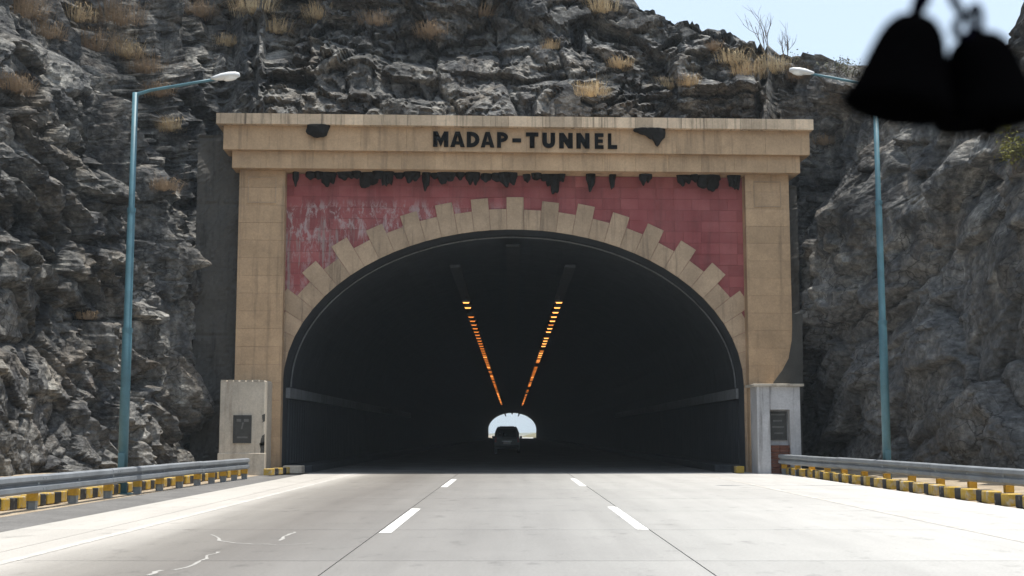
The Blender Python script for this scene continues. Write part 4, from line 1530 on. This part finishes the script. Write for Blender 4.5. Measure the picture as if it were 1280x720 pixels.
shrub(1272, 205, 1.1, 'olive green leafy shrub on the right rock at the picture edge', 9, 'leaf', 0.7, 9)
shrub(1262, 165, 0.7, 'small olive leafy shrub on the right rock below the ornaments', 9, 'leaf', 0.7, 6)

def boulder(px, py, s_, label):
    loc, nor = hit_rock(px, py)
    if loc is None:
        return
    bm = bmesh.new()
    bmesh.ops.create_icosphere(bm, subdivisions=3, radius=1.0)
    rs = random.Random(px)
    pl = [(Vector((rs.uniform(-1, 1), rs.uniform(-1, 1), rs.uniform(-1, 1))).normalized(), rs.uniform(.62, .9)) for _ in range(12)]
    for v in bm.verts:
        c = v.co.copy()
        for n, d in pl:
            e = c.dot(n) - d
            if e > 0:
                c -= n * e
        v.co = Vector((c.x * s_ * 1.15, c.y * s_, c.z * s_ * 0.85)) + Vector((rs.uniform(-1, 1), rs.uniform(-1, 1), rs.uniform(-1, 1))) * s_ * 0.03
    me = bpy.data.meshes.new('boulder')
    bm.to_mesh(me)
    bm.free()
    me.materials.append(M['rock'])
    o = obj('boulder', me, None, loc + Vector((0, 0.1 * s_, s_ * 0.25)))
    tag(o, label, 'boulder', 'loose boulders on the rock')
boulder(1042, 160, 0.50, 'rounded grey boulder beside the right end of the cornice')
boulder(888, 92, 0.38, 'grey boulder on the slope above the right half of the cornice')
boulder(908, 98, 0.33, 'smaller grey boulder touching its neighbour above the right half of the cornice')
boulder(780, 12, 0.6, 'large boulder at the crest where the skyline begins')

# ------------------------------------------------------------------ ornaments hanging close to the camera
def bell(top, bottom, rad, label):
    top, bottom = Vector(top), Vector(bottom)
    r = empty('hanging_bell', bottom, 0, label, 'ornament', 'black bells hanging in the windscreen')
    ax_ = (top - bottom)
    L = ax_.length
    q_ = ax_.normalized().to_track_quat('Z', 'Y').to_matrix().to_4x4()
    prof_ = [(0.0, 1.0), (.22, .985), (.40, .94), (.54, .86), (.64, .75), (.72, .62), (.80, .47), (.88, .33), (.96, .21), (1.02, .13), (1.02, .08), (.93, .06), (.80, .14), (.5, .3), (0, .4)]
    b = MB().lathe([(a * rad, z * L) for a, z in prof_], 28, q_)
    b.build('bell_body', M['ornament'], r, smooth=True)
    c = MB().lathe([(0, .10 * L), (.16 * rad, .07 * L), (.2 * rad, 0.0), (.15 * rad, -.06 * L), (0, -.08 * L)], 14, q_)
    c.build('clapper', M['ornament'], r, smooth=True)
    ring = MB()
    rr = .008
    ring.tube([q_ @ Vector((rr * math.cos(a), 0, L + rr * 0.85 + rr * math.sin(a))) for a in np.linspace(0, 2 * PI, 17)], 0.0025, 8, cap=False)
    ring.build('hanging_ring', M['cord'], r, smooth=True)
    return r
DO = 0.70
bt = at_y(1146, 18, DO)
bb = at_y(1119, 148, DO)
bl1 = bell(bt, bb, 0.0295, 'left of the two black bells hanging before the sky')
bt2 = at_y(1221, 40, DO + 0.02)
bb2 = at_y(1238, 163, DO + 0.02)
bl2 = bell(bt2, bb2, 0.030, 'right of the two black bells hanging before the sky')
def cord(owner, pts):
    o_ = owner.location
    MB().tube([at_y(a, c, d) - o_ for a, c, d in pts], .0030, 8).build('cord', M['cord'], owner, smooth=True)
cord(bl1, [(1172, -60, DO), (1160, -20, DO), (1157, 0, DO), (1150, 12, DO)])
cord(bl2, [(1172, -60, DO + .01), (1184, -22, DO + .01), (1193, 2, DO + .01), (1204, 20, DO + .01), (1195, 30, DO + .01), (1194, 42, DO + .01), (1206, 47, DO + .01), (1218, 38, DO + .02)])

# ------------------------------------------------------------------ scattering volume added to imitate the windscreen's reflected veil
hb = MB().box(-1520, 1520, -320, 3020, -1.1, 60.0)
hm = bpy.data.materials.new('veil_scatter')
hm.use_nodes = True
hm.node_tree.nodes.clear()
ho = hm.node_tree.nodes.new('ShaderNodeOutputMaterial')
hv = hm.node_tree.nodes.new('ShaderNodeVolumePrincipled')
hv.inputs['Color'].default_value = (0.80, 0.92, 1.0, 1)
hv.inputs['Density'].default_value = 0.00036
hv.inputs['Anisotropy'].default_value = 0.0
hm.node_tree.links.new(hv.outputs[0], ho.inputs['Volume'])
hz_o = hb.build('added_veil', hm)
hz_o['kind'] = 'stuff'
